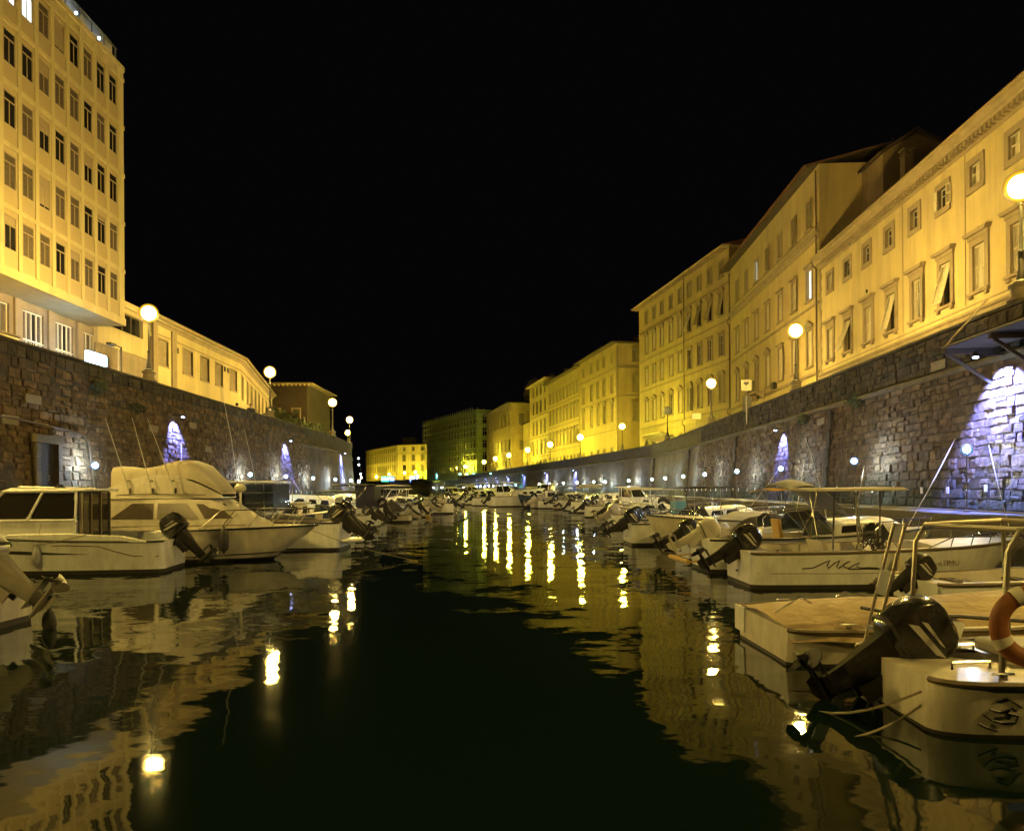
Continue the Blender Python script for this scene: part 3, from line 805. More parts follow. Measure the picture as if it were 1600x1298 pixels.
# ============ tower bank ============
# --- office tower
TA, TB = (-22.0, 27.0), (-22.0, 43.75)
A, B, Wd, ang = frame_of(TA, TB)
tw = empty('office_tower', (A.x, A.y, ZS), ang, 'tall modern office tower with a grid of windows overhanging a stone base', 'building')
ops = []; cols = []
d0 = 42.58-27.0
k = 0
while d0-k*1.25 > .8: cols.append(d0-k*1.255); k += 1
Z0 = 11.5-ZS
rows = [12.72-ZS+2.72*i for i in range(5)]
for u in cols:
    for z in rows: ops.append((u-.42, u+.42, z-Z0, z-Z0+1.5))
mb = MB(); facade_wall(mb, Wd, 26.2-11.5, 13, ops, rev=.12)
mb.v = [(x, y, z+Z0 if z > -.25 else Z0) for x, y, z in mb.v]
mb.quad([(0, 0, Z0), (0, 13, Z0), (Wd, 13, Z0), (Wd, 0, Z0)])
mb.build('tower_block', 'tower_render', tw, smooth=0)
fr_ = MB(); a = .41
fr_.box(-a, -a+.05, .00, .05, 0, 1.49); fr_.box(a-.05, a, .00, .05, 0, 1.49); fr_.box(-a+.05, a-.05, .00, .05, 0, .05); fr_.box(-a+.05, a-.05, .00, .05, 1.44, 1.49)
fr_.box(-a+.05, a-.05, .00, .045, 1.07, 1.13); fr_.box(-.02, .02, .01, .04, .05, 1.07)
FRM = fr_.mesh('window', 'surround', 0)
PNS = []
for mn in ('glass_dark', 'glass_curtain', 'glass_lit'):
    q = MB(); q.quad([(-a+.04, .03, .04), (a-.04, .03, .04), (a-.04, .03, 1.45), (-a+.04, .03, 1.45)]); PNS.append(q.mesh('pane', mn, 0))
cur = MB()
for i in range(8): cur.quad([(-.36+i*.05, .16+(i % 2)*.03, .05), (-.36+(i+1)*.05, .16+((i+1) % 2)*.03, .05), (-.36+(i+1)*.05, .16+((i+1) % 2)*.03, 1.44), (-.36+i*.05, .16+(i % 2)*.03, 1.44)])
BLD = MB().quad([(-.36, .022, -1), (.36, .022, -1), (.36, .022, 0), (-.36, .022, 0)]).mesh('roller_blind', 'surround', 0)
SPN = MB().box(-.49, .49, -.012, .04, 0, .70).mesh('spandrel', 'spandrel', 0)
LNT = MB().box(-.49, .49, -.012, .04, 0, .2).mesh('lintel', 'spandrel', 0)
for ci, u in enumerate(cols):
    for ri, z in enumerate(rows):
        w_ = link('window', FRM, tw, (u, 0, z))
        st = 2 if (ri == 4 and ci in (6, 7)) else (1 if R.random() < .55 else 0)
        link('pane', PNS[st], w_)
        if st < 2 and R.random() < .25:
            link('roller_blind', BLD, w_, (0, 0, 1.45), (0, 0, 0), (1, 1, R.choice((.25, .4, .6, .9, 1.3))))
        link('spandrel', SPN, tw, (u, 0, z-.74)); link('lintel', LNT, tw, (u, 0, z+1.52))
    MB().box(-.125, .125, -.055, .02, Z0+.42, 26.2-ZS-.30).build('mullion', 'tower_render', tw, (u+.627, 0, 0), smooth=0)
band(tw, Wd, Z0, .40, .06, 'tower_render', 'fascia')
for z in rows: band(tw, Wd, z+1.74, .22, .048, 'tower_render', 'floor_band')
band(tw, Wd, 26.2-ZS-.28, .29, .07, 'tower_render', 'fascia')
# roof terrace rail, plant room and lamps
mb = MB(); mb.box(.6, Wd-.15, .55, .60, 26.2-ZS, 27.55-ZS); mb.build('roof_screen', 'frame_white', tw)
mb = MB()
for i in range(14): mb.box(.6+i*1.22, .66+i*1.22, .28, .34, 26.2-ZS, 27.2-ZS)
mb.box(.6, Wd-.15, .27, .35, 27.15-ZS, 27.2-ZS); mb.build('terrace_rail', 'steel_dull', tw)
for u in (5.0, 7.2, 9.0, 10.9, 12.4, 14.6):
    l = MB(); l.ball((0, 0, 0), .07, 10); l.build('terrace_lamp', 'sign_white', tw, (u, .22, 26.62-ZS), smooth=60)
# recessed base
gA, gL = 2.0, Wd+6.5
gops = []
gw = [(px_u((-24, 27), (-24, 50), p0), px_u((-24, 27), (-24, 50), p1)) for p0, p1 in ((37, 70), (88, 116), (131, 160), (181, 212))]
gw = [(gw[0][0]-6.2, gw[0][0]-4.1), (gw[0][0]-3.1, gw[0][0]-1.0)]+gw
for a0, b0 in gw: gops.append((a0, b0, 9.0-ZS, 11.1-ZS))
mb = MB(); facade_wall(mb, gL, Z0-.01, 9, gops, rev=.3); mb.build('base_wall', 'tower_base_stone', tw, (0, gA, 0), smooth=0)
for a0, b0 in gw:
    wd = b0-a0; n = 4
    f = MB(); h = 2.1
    f.box(0, wd, .10, .2, 0, .07); f.box(0, wd, .10, .2, h-.07, h); f.box(0, wd, .12, .19, .62, .70)
    for i in range(n+1): f.box(i*(wd-.07)/n, i*(wd-.07)/n+.07, .11, .2, .07, h-.07)
    w_ = f.build('window', 'frame_white', tw, (a0, gA, 9.0-ZS), smooth=0)
    for i in range(n):
        q = MB(); q.quad([(i*wd/n, .16, .05), ((i+1)*wd/n, .16, .05), ((i+1)*wd/n, .16, h-.05), (i*wd/n, .16, h-.05)])
        q.build('pane', 'glass_dark' if (i+int(a0)) % 3 == 0 else 'glass_curtain', w_, smooth=0)
    g_ = MB()
    for i in range(int(wd/.16)): g_.box(.08+i*.16, .10+i*.16, .02, .05, -.9, .6)
    g_.box(.0, wd, .01, .06, .58, .62); g_.box(0, wd, .01, .06, -.92, -.88); g_.build('grille', 'frame_white', w_, smooth=0)
for u in [gw[i][1]+.28 for i in range(6)]+[gw[0][0]-.7]:
    MB().box(0, .55, -.12, .05, -.1, Z0-.02).build('pier', 'tower_base_stone', tw, (u, gA, 0), smooth=0)
downpipe(tw, gw[4][1]+1.6, 0, Z0)
tw.children  # keep
MB().tube([(gw[4][1]+1.55, gA-.16, 0), (gw[4][1]+1.55, gA-.16, 5.3)], .05, 8).build('downpipe', 'frame_white', tw)
# white wall segment seen over the parapet
A2, B2, W2, a2 = frame_of((-19.6, 24.8), (-19.6, 30.6))
pw_ = empty('planter_wall', (A2.x, A2.y, ZS), a2, 'low cream wall segment standing on the street before the tower base', 'low wall')
mb = MB(); mb.box(0, W2, 0, .3, 0, 2.2); mb.build('wall_body', 'tower_render', pw_, bevel=.02)
MB().box(-.04, W2+.04, -.05, .35, 2.21, 2.29).build('coping', 'coping', pw_, bevel=.01)

# illuminated sign box on a pole
sx, sy = -21.3, 39.4
sb = empty('light_box_sign', (sx, sy, ZS), rad(90), 'glowing blue white light box sign beneath the overhang of the office tower', 'sign')
MB().box(-.85, .85, -.10, .10, 2.60, 3.16).build('sign_box', 'sign_white', sb, bevel=.02)
f_ = MB(); f_.box(-.81, .81, -.115, -.101, 2.64, 3.12); f_.build('sign_face', 'sign_white', sb)
f_ = MB(); f_.box(-.81, .81, .101, .115, 2.64, 3.12); f_.build('sign_face', 'sign_white', sb)
MB().tube([(0, 0, 0), (0, 0, 2.6)], .05, 8).build('pole', 'steel_dull', sb)
# floodlight pole, unlit
fp = empty('floodlight_pole', (-19.6, 38.6, ZS), 0, 'slim dark pole with an unlit floodlight arm beside the glowing sign box', 'pole')
MB().tube([(0, 0, 0), (0, 0, 3.35)], .045, 8).build('pole', 'iron', fp)
MB().tube([(0, 0, 3.3), (.05, -.8, 3.34)], .03, 6).build('arm', 'iron', fp)
MB().box(-.12, .12, -1.2, -.7, 3.24, 3.36).build('floodlight', 'iron', fp)

# --- flat-roofed link between tower and yellow building
A, B = (-24.0, 44.2), (-24.0, 51.0)
A_, B_, Wd, ang = frame_of(A, B)
lk = empty('link_building', (A_.x, A_.y, ZS), ang, 'flat roofed cream link with a dark ribbon window beside the office tower', 'building')
zt = 14.0-ZS
mb = MB(); facade_wall(mb, Wd, zt-.3, 12, [(0.2, Wd-.9, 12.0-ZS, 13.2-ZS)], rev=.35); mb.build('wall', 'tower_render', lk, (0, -.9, 0), smooth=0) if False else mb.build('wall', 'tower_render', lk, smooth=0)
mb = MB(); mb.box(.2, Wd-.9, .25, .3, 12.0-ZS, 13.2-ZS); rw = mb.build('ribbon_window', 'glass_dark', lk)
mb = MB()
for i in range(6): mb.box(.2+i*1.12, .28+i*1.12, .2, .26, 12.0-ZS, 13.2-ZS)
mb.build('window_bars', 'shutter_dark', rw)
mb = MB(); mb.box(-.02, px_u(A, B, 231), -.22, .0, 10.7-ZS, 11.9-ZS); mb.build('balcony_front', 'tower_render', lk)
mb = MB(); mb.box(-.02, px_u(A, B, 231), -.12, .0, -.1, 10.69-ZS); mb.build('lower_wall', 'tower_base_stone', lk)
mb = MB(); mb.box(0, Wd, -.1, .02, zt-.5, zt-.1); mb.build('fascia', 'tower_render', lk)

# --- long low yellow building, two stretches
def low_building(A, B, wins, label, big=None):
    A_, B_, Wd, ang = frame_of(A, B)
    t = empty('low_building', (A_.x, A_.y, ZS), ang, label, 'building')
    H = 14.0-ZS
    ops = [(u-w/2, u+w/2, z0, z1) for u, w, z0, z1 in wins]
    mb = MB(); facade_wall(mb, Wd, H-.3, 11, ops, rev=.25); mb.build('wall', 'plaster_cream', t, smooth=0)
    band(t, Wd, H-.62, .3, 0, 'string_course', 'cornice', prof=[(.02, 0), (-.06, .02), (-.10, .14), (-.24, .22), (-.28, .36), (.02, .36)])
    MB().box(-.05, Wd+.05, -.55, 11.3, H-.28, H-.10).build('eave', 'surround_pale', t)
    mb = MB(); mb.prism([(-.60, H-.09), (11.4, H-.09), (5.5, H+1.3)], 'x', -.06, Wd+.06); mb.build('roof', 'roof_dark', t, smooth=0)
    band(t, Wd, H-1.25, .06, .05, 'string_course')
    for u, w, z0, z1 in wins:
        h = z1-z0
        f = MB()
        f.box(-w/2-.12, -w/2, -.03, .1, -.0, h); f.box(w/2, w/2+.12, -.03, .1, 0, h); f.box(-w/2-.12, w/2+.12, -.03, .1, h, h+.12); f.box(-w/2-.14, w/2+.14, -.07, .1, -.1, 0)
        o = f.build('window', 'surround_pale', t, (u, 0, z0), smooth=0)
        n = max(4, int(h/.13)); s = MB()
        for i in range(n): s.box(-w/2, w/2, .10, .14+.02*(i % 2), h*i/n+.01, h*(i+1)/n-.01)
        s.build('roller_blind', 'surround' if w > .9 else 'shutter_dull', o, smooth=0)
    return t, Wd, H
A, B = (-24.0, 51.0), (-24.0, 68.2)
wl = []
for px, w in ((255, 1.75), (295, 1.65), (321.5, 1.6), (343.5, 1.5), (366, 1.5)):
    wl.append((px_u(A, B, px), w, 10.75-ZS, 12.5-ZS))
t, Wd, H = low_building(A, B, wl, 'long low cream building with five large blinds, straight stretch beside the tower')
for px, z in ((278.5, 12.0), (352.5, 12.1), (357.5, 12.1)):
    u = px_u(A, B, px); f = MB(); f.box(-.16, .16, -.04, .05, 0, .38)
    for i in range(4): f.box(-.13, .13, -.06, -.04, .04+i*.09, .08+i*.09)
    f.build('vent', 'iron', t, (u, 0, z-ZS), smooth=0)
MB().box(-.35, .35, -.12, .05, -.1, H-.65).build('pilaster', 'string_course', t, (px_u(A, B, 272), 0, 0), smooth=0)
MB().box(-.35, .35, -.12, .05, -.1, H-.65).build('pilaster', 'string_course', t, (.6, 0, 0), smooth=0)
downpipe(t, .15, 0, H-.3)
A, B = (-24.0, 68.25), (-29.6, 95.0)
wl = [(px_u(A, B, px), .95, 10.3-ZS, 12.3-ZS) for px in (380, 387.5, 394, 400, 405.5, 411, 416.5, 421)]
low_building(A, B, wl, 'angled far stretch of the low cream building with eight narrow blinds')

# --- dark house behind, with pale eaves
A, B = (-39.5, 112), (-29.8, 112)
A_, B_, Wd, ang = frame_of(A, B)
hs = empty('garden_house', (A_.x, A_.y, ZS), ang, 'dim brown house with pale eave brackets behind the garden trees', 'house')
H = 17.6-ZS
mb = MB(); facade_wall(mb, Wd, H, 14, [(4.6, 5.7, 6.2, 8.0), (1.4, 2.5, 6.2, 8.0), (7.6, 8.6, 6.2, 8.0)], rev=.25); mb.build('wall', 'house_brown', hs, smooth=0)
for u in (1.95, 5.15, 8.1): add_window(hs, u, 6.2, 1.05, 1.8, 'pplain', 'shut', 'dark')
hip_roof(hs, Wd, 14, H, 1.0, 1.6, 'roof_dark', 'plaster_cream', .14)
mb = MB(); x = -.6
while x < Wd+.6: mb.box(x, x+.16, -.9, .0, H-.22, H-.01); x += .62
mb.build('eave_brackets', 'plaster_cream', hs, smooth=0)

# ============ palazzi bank ============
# --- F9: long cream building with two rows of windows
A, B = (22.42, 55.7), (20.85, 23.5)
A_, B_, Wd, ang = frame_of(A, B)
f9 = empty('palazzo', (A_.x, A_.y, ZS), ang, 'nearest cream palazzo with dark stone window surrounds and dentil cornice', 'building')
H = 18.7-ZS
up = [px_u(A, B, p) for p in (1299, 1326.5, 1357, 1392, 1432, 1476.5, 1528, 1590)]; up.append(up[-1]+2.75); up.append(up[-1]+2.75)
lo_ = [px_u(A, B, p) for p in (1299.5, 1327, 1359, 1395, 1435, 1480, 1533, 1594)]; lo_.append(lo_[-1]+2.75); lo_.append(lo_[-1]+2.75)
ops = [(u-.42, u+.42, 15.95-ZS, 16.95-ZS) for u in up]+[(u-.48, u+.48, 11.05-ZS, 13.15-ZS) for u in lo_]
mb = MB(); facade_wall(mb, Wd, H-.3, 9, ops); mb.build('wall', 'plaster_cream', f9, smooth=0)
us = ['half', 'dark', 'dark', 'dark', 'dark', 'open', 'shut', 'shut', 'shut', 'shut']
ls = ['shut', 'flap', 'shut', 'flap', 'half', 'flap', 'shut', 'shut', 'shut', 'shut']
for i, u in enumerate(up): add_window(f9, u, 15.95-ZS, .84, 1.0, 'square', us[i])
for i, u in enumerate(lo_): add_window(f9, u, 11.05-ZS, .96, 2.1, 'hood', ls[i])
band(f9, Wd, H-.95, 1, 0, 'string_course', 'cornice', prof=[(.02, 0), (-.05, .0), (-.07, .12), (-.02, .14), (-.02, .42), (-.30, .46), (-.34, .52), (-.48, .56), (-.55, .70), (-.52, .72), (.02, .72)])
mb = MB(); x = .1
while x < Wd: mb.box(x, x+.17, -.28, .0, H-.76, H-.52); x += .34
o = mb.build('dentils', 'surround', f9, smooth=0); o['kind'] = 'stuff'
mb = MB(); mb.box(-.02, Wd, -.70, 9, H-.22, H-.10); mb.build('eave', 'surround_pale', f9)
mb = MB(); mb.prism([(-.74, H-.09), (9.1, H-.09), (4.5, H+1.1)], 'x', -.04, Wd+.05); mb.build('roof', 'roof_tile', f9, smooth=0)
band(f9, Wd, 9.85-ZS, 1, 0, 'string_course', prof=[(.02, 0), (-.06, 0), (-.08, .2), (-.18, .26), (-.20, .36), (.02, .40)])
band(f9, Wd, 10.45-ZS, .05, .04, 'string_course')
band(f9, Wd, 9.15-ZS, .05, .05, 'string_course')
mb = MB()
for i in range(28): mb.box(0, .42 if i % 2 else .28, -.05, .02, .05+i*.44, .05+i*.44+.42)
mb.build('quoins', 'surround', f9, smooth=0)
for px in (1413, 1511): # thin joints in the render
    MB().box(-.02, .02, -.025, .01, 10.6-ZS, H-1.0).build('cable', 'string_course', f9, (px_u(A, B, px), 0, 0))
for px, y in ((1331, 387), (1357, 461), (1533, 365)):
    MB().box(-.05, .05, -.08, .02, 0, .2).build('bracket', 'iron', f9, (px_u(A, B, px), 0, dist_z(A, B, px, y)))

# --- F8: taller ochre palazzo, dark tile eave
A, B = (23.70, 83.0), (22.45, 55.8)
A_, B_, Wd, ang = frame_of(A, B)
f8 = empty('palazzo', (A_.x, A_.y, ZS), ang, 'four storey ochre palazzo with a projecting dark tile eave and two lit windows', 'building')
H = 25.6-ZS
cp = [px_u(A, B, p) for p in (1154, 1168.5, 1184, 1201.5, 1221.3, 1243, 1267)]
hz = [(21.55, 2.0, .95), (16.2, 2.3, 1.05), (11.2, 2.7, 1.1)]
ops = []
for zi, (z, h, w) in enumerate(hz):
    for u in cp: ops.append((u-w/2, u+w/2, z-ZS, z-ZS+h))
ops += [(u-.7, u+.7, 0.0, 3.0) for u in cp]
mb = MB(); facade_wall(mb, Wd, H, 5.0, ops)
mb.build('wall', 'plaster_gold', f8, smooth=0)
sty = ['pplain', 'cornice', 'tri']
for zi, (z, h, w) in enumerate(hz):
    for i, u in enumerate(cp):
        st = 'shut'
        if zi == 0 and i == 2: st = 'lit'
        if zi == 1 and i == 6: st = 'lit'
        if zi == 0 and i in (3, 6): st = 'half'
        if st == 'shut' and R.random() < .22: st = R.choice(('half', 'curtain', 'dark'))
        add_window(f8, u, z-ZS, w, h, 'cornice' if zi == 2 and i in (4, 5) else sty[zi], st, 'shutter' if zi else 'dull')
for u in cp:
    o = MB().box(-.9, .9, -.08, .1, 3.0, 3.3).box(-.9, -.7, -.08, .1, 0, 3.0).box(.7, .9, -.08, .1, 0, 3.0).build('doorway', 'surround', f8, (u, 0, 0))
    MB().box(-.7, .7, .10, .16, 0, 3.0).build('door_leaf', 'shutter_dark', o)
band(f8, Wd, 20.2-ZS, 1, 0, 'string_course', 'cornice', prof=[(.02, 0), (-.06, 0), (-.08, .3), (-.28, .4), (-.32, .6), (.02, .66)])
band(f8, Wd, 15.5-ZS, .16, .12, 'string_course'); band(f8, Wd, 10.4-ZS, .22, .14, 'string_course'); band(f8, Wd, 21.3-ZS, .08, .05, 'string_course')
mb = MB(); mb.prism([(-.95, H-.30), (-.95, H-.2), (5.1, H+1.35), (5.1, H+1.15), (0, H-.02)], 'x', -.3, Wd+.05); mb.build('eave', 'roof_dark', f8, smooth=0)
mb = MB(); mb.prism([(-1.0, H-.19), (-1.0, H-.10), (5.15, H+1.46), (5.15, H+1.36)], 'x', -.32, Wd+.08)
x = -.3
while x < Wd: mb.prism([(x, H-.17), (x+.1, H-.02), (x+.2, H-.17)], 'y', -1.08, -.94); x += .27
mb.build('roof', 'roof_tile', f8, smooth=0)
downpipe(f8, .12, 0, H-.4, [20.0-ZS, 10.3-ZS]); downpipe(f8, Wd-.3, 3.2, H-.4, [18.4-ZS])
# balcony
u = px_u(A, B, 1192)
bc = MB(); bc.box(-1.5, 1.5, -1.0, 0, 0, .16)
for sx in (-1.1, 1.1): bc.prism([(0, 0), (0, -.5), (-.8, 0)], 'x', sx-.1, sx+.1)
bo = bc.build('balcony', 'surround', f8, (u, -.15, 10.66-ZS)); fix_normals(bo.data)
bl = MB()
for i in range(25): bl.box(-1.47+i*.12, -1.45+i*.12, -.98, -.96, .16, 1.1)
bl.box(-1.5, 1.5, -.99, -.95, 1.1, 1.14); bl.build('railing', 'iron', bo, smooth=0)
MB().box(-.4, .4, -.35, 0, 0, .6).build('air_conditioner', 'iron', f8, (px_u(A, B, 1213), 0, dist_z(A, B, 1213, 611)), bevel=.02)
MB().box(-.3, .3, -.28, 0, 0, .5).build('air_conditioner', 'iron', f8, (px_u(A, B, 1188), 0, dist_z(A, B, 1188, 625)), bevel=.02)

# rear house with gable and chimney, above F9
rh = empty('rear_house', (25.5, 52.5, ZS), 0, 'dim gabled house with a chimney rising behind the cream palazzo roof', 'house')
mb = MB(); mb.prism([(0, 0), (5.8, 0), (5.8, 18.6), (2.2, 20.3), (0, 18.9)], 'y', 0, 12); o = mb.build('wall', 'plaster_brown', rh, smooth=0); fix_normals(o.data)
mb = MB(); mb.prism([(-.3, 18.72), (2.2, 20.32), (6.2, 18.40), (6.2, 18.6), (2.2, 20.55), (-.3, 18.95)], 'y', -.3, 12.3); o = mb.build('roof', 'roof_dark', rh, smooth=0); fix_normals(o.data)
ch = MB(); ch.box(-.3, .3, -.3, .3, 0, 2.2); ch.box(-.36, .36, -.36, .36, 2.2, 2.3)
for sx in (-.22, .22):
    for sy_ in (-.22, .22): ch.box(sx-.07, sx+.07, sy_-.07, sy_+.07, 2.3, 2.6)
ch.box(-.38, .38, -.38, .38, 2.6, 2.72); ch.build('chimney', 'plaster_old', rh, (1.0, -1.2, 15.9), bevel=.02)
MB().tube([(1.2, 1.0, 18.4), (1.2, 1.0, 20.6)], .025, 6).build('aerial', 'iron', rh)

# --- F7: pale ochre palazzo, four rows of nine
A, B = (18.75, 112.4), (23.70, 83.4)
A_, B_, Wd, ang = frame_of(A, B)
f7 = empty('palazzo', (A_.x, A_.y, ZS), ang, 'tallest ochre palazzo with nine window columns, round ground floor arches and pale overhanging eave', 'building')
H = 28.3-ZS
cp = [px_u(A, B, p) for p in (1011.8, 1023.6, 1035.8, 1050, 1064, 1078.8, 1094.5, 1111, 1129)]
hz = [(25.5, 1.7, .95, 'pplain'), (21.3, 2.3, 1.05, 'arch'), (16.8, 2.3, 1.05, 'cornice'), (11.7, 2.7, 1.1, 'tri')]
ops = [(u-w/2, u+w/2, z-ZS, z-ZS+h) for z, h, w, s in hz for u in cp]+[(u-.75, u+.75, 0.0, 2.9) for u in cp]
mb = MB(); facade_wall(mb, Wd, H, 12, ops); mb.build('wall', 'plaster_gold', f7, smooth=0)
for zi, (z, h, w, s) in enumerate(hz):
    for i, u in enumerate(cp):
        st = 'shut'
        if zi == 1 and i in (5, 6, 7, 8): st = 'flap'
        if zi == 2 and i in (6, 7, 8): st = 'curtain'
        if st == 'shut' and R.random() < .2: st = R.choice(('half', 'curtain', 'dark'))
        sh = 'shutter' if i < 6 else 'dull'
        add_window(f7, u, z-ZS, w, h, 'arch' if (zi == 3 and i in (5, 6, 7, 8)) else s, st, sh if zi else 'dull')
for u in cp:
    o = MB()
    pts = [(-.95, 0), (-.95, 2.3)]+[(-.95*math.cos(PI*i/8), 2.3+.95*math.sin(PI*i/8)) for i in range(1, 8)]+[(.95, 2.3), (.95, 0), (.72, 0), (.72, 2.25)]+[(.72*math.cos(PI*i/8), 2.25+.68*math.sin(PI*i/8)) for i in range(1, 8)]+[(-.72, 2.25), (-.72, 0)]
    o.prism(pts, 'y', -.07, .1); oo = o.build('arch', 'surround', f7, (u, 0, 0)); fix_normals(oo.data)
    MB().box(-.74, .74, .12, .18, 0, 2.88).build('door_leaf', 'shutter_dark', oo)
for z in (24.4, 20.3, 16.0, 10.7): band(f7, Wd, z-ZS, .16, .10, 'string_course')
band(f7, Wd, 9.9-ZS, .05, .05, 'string_course')
mb = MB(); mb.box(-.9, Wd+.3, -.9, 12.5, H, H+.14); mb.build('eave', 'plaster_cream', f7)
mb = MB(); x = -.6
while x < Wd: mb.box(x, x+.14, -.82, 0, H-.16, H-.01); x += .7
mb.build('rafter_ends', 'surround_pale', f7, smooth=0)
mb = MB(); mb.prism([(-.95, H+.15), (12.6, H+.15), (6, H+2.0)], 'x', -.95, Wd+.3); mb.build('roof', 'roof_tile', f7, smooth=0)
downpipe(f7, px_u(A, B, 1071.5), 0, H, [10.2-ZS]); 
# festoon-lit kiosk and canopy at its foot
kA = empty('cafe_canopy', (17.9, 103.5, ZS), rad(97), 'cream cafe awning with a string of bright bulbs below the tallest palazzo', 'awning')
mb = MB(); mb.prism([(-2.2, 2.3), (-2.2, 2.4), (0, 3.3), (0, 3.2)], 'x', -7, 1.5); o = mb.build('awning', 'canvas_cream', kA); fix_normals(o.data)
for x in (-6.9, -2.8, 1.4): MB().tube([(x, -2.1, 0), (x, -2.1, 2.35)], .03, 6).build('post', 'iron', kA)
mb = MB()
for i in range(22): mb.ball((-6.9+i*.38, -2.12, 2.18+.10*math.sin(i*1.3)), .055, 6)
mb.build('bulbs', 'festoon', kA, smooth=60)
MB().tube([(-6.9+i*.38, -2.12, 2.26+.10*math.sin(i*1.3)) for i in range(22)], .012, 4).build('wire', 'iron', kA)

# --- F6: golden palazzo with deep dark eave, two visible faces
def palazzo(A, B, zt, depth, name_label, cols, rows, wallm, styles, over=.9, roof='roof_dark', eave='roof_dark', rise=1.6, bands=(), shade='dull', base='far', doors=True, simple=True, sides=(), state=None, quoin=None):
    A_, B_, Wd, ang = frame_of(A, B)
    t = empty('palazzo', (A_.x, A_.y, ZS), ang, name_label, 'building')
    H = zt-ZS
    us = [px_u(A, B, p) for p in cols] if cols and cols[0] > Wd else list(cols)
    ops = [(u-w/2, u+w/2, z-ZS, z-ZS+h) for z, h, w in rows for u in us]
    if doors: ops += [(u-.6, u+.6, 0, 2.8) for u in us]
    mb = MB(); facade_wall(mb, Wd, H, depth, ops); mb.build('wall', wallm, t, smooth=0)
    for ri, (z, h, w) in enumerate(rows):
        for i, u in enumerate(us):
            st = state(ri, i) if state else ('shut' if R.random() < .72 else R.choice(('half', 'dark', 'curtain')))
            add_window(t, u, z-ZS, w, h, styles[ri], st, shade, simple)
    if doors:
        for u in us:
            o = MB().box(-.75, -.6, -.06, .1, 0, 2.8).box(.6, .75, -.06, .1, 0, 2.8).box(-.75, .75, -.06, .1, 2.8, 3.0).build('doorway', 'surround', t, (u, 0, 0))
            MB().box(-.6, .6, .10, .16, 0, 2.8).build('door_leaf', 'shutter_dark', o)
    for z in bands: band(t, Wd, z-ZS, .2, .12, 'string_course')
    hip_roof(t, Wd, depth, H, over, rise, roof, eave)
    if quoin:
        mb = MB()
        for i in range(int(H/.55)): mb.box(Wd-(.7 if i % 2 else .45), Wd+.05, -.06, .3, i*.55+.01, i*.55+.53)
        mb.build('quoins', 'surround', t, smooth=0)
    return t, Wd, H
A, B = (12.9, 145.2), (17.0, 124.0)
t, Wd, H = palazzo(A, B, 25.6, 14, 'golden palazzo with a deep dark eave and a dim face towards the camera', (912.8, 925, 935.2, 945, 957.3),
    [(22.8, 1.6, .9), (17.9, 2.5, 1.1), (13.2, 3.0, 1.1)], 'plaster_ochre', ['plain', 'cornice', 'arch'], bands=(21.6, 17.0, 11.6), quoin=True)
# windows of the face that looks at the camera
def side_windows(t, Wd, depth_list, rows, style, right=True, shade='dull'):
    for z, h, w in rows:
        for v in depth_list:
            fm, leaf, leafd, leafk, cas, pd, pl, pc, pw = win_meshes(style, w, h)
            o = link('window', fm, t, (Wd if right else 0, v, z-ZS), (0, 0, PI/2 if right else -PI/2))
            link('shutter', leafd if shade == 'dull' else leafk, o, (-w/2, -.03, 0)); link('shutter', leafd if shade == 'dull' else leafk, o, (w/2, -.03, 0), (0, 0, PI))
side_windows(t, Wd, (3.3, 8.4), [(22.8, 1.7, 1.0), (17.9, 2.4, 1.1), (13.2, 2.8, 1.1)], 'cornice')
mb = MB(); mb.box(Wd, Wd+.12, 0, 14, 21.6-ZS, 21.8-ZS); mb.box(Wd, Wd+.12, 0, 14, 17.0-ZS, 17.2-ZS); mb.build('string_course', 'string_course', t)
# --- F5
palazzo((8.1, 170.6), (12.85, 145.7), 25.2, 12, 'golden palazzo with nine columns of closely set arched windows, midway along the curve',
    [860.5+i*5.35 for i in range(9)], [(20.6, 1.9, 1.0), (16.1, 2.3, 1.0), (11.2, 2.5, 1.0)], 'plaster_gold', ['cornice', 'arch', 'arch'], over=.9, bands=(15.2, 10.2, 19.8))
# --- F4
palazzo((4.5, 189.2), (8.05, 171.2), 26.9, 12, 'narrow bright palazzo with four columns of dark open windows', (834.5, 840, 846, 852.5),
    [(24.2, 1.9, 1.1), (20.0, 2.4, 1.1), (15.0, 2.9, 1.2), (10.3, 2.6, 1.1)], 'plaster_cream', ['pcornice', 'pcornice', 'pcornice', 'arch'], eave='surround_pale', shade='dark', bands=(19.2, 14.2, 9.6), state=lambda r, i: 'shut' if r != 1 else 'half')
# --- F3 low infill, F3
palazzo((3.0, 199.5), (4.4, 190.0), 18.8, 10, 'small low golden house squeezed between two taller palazzi', (1.6, 4.6, 7.6), [(12.4, 2.0, 1.0)], 'plaster_gold', ['pplain'], over=.4, rise=.8)
t, Wd, H = palazzo((-7.9, 243), (-.2, 206), 25.3, 14, 'brown cornered palazzo with a dark hip roof and a dim face to the camera', [3, 8.5, 14, 19.5, 25, 30.5, 35.5],
    [(19.6, 3.2, 1.7), (12.6, 3.0, 1.6), (8.6, 1.4, 1.0)], 'plaster_old', ['far', 'far', 'pplain'], shade='dark', bands=(17.6, 11.4), over=1.1, doors=False)
side_windows(t, Wd, (3.0, 8.0), [(19.6, 3.0, 1.5), (12.8, 2.6, 1.3)], 'far', shade='dark')
mb = MB(); mb.box(Wd, Wd+.2, 0, 14, 17.6-ZS, 17.9-ZS); mb.box(Wd, Wd+.2, 0, 14, 11.4-ZS, 11.6-ZS); mb.build('string_course', 'string_course', t)
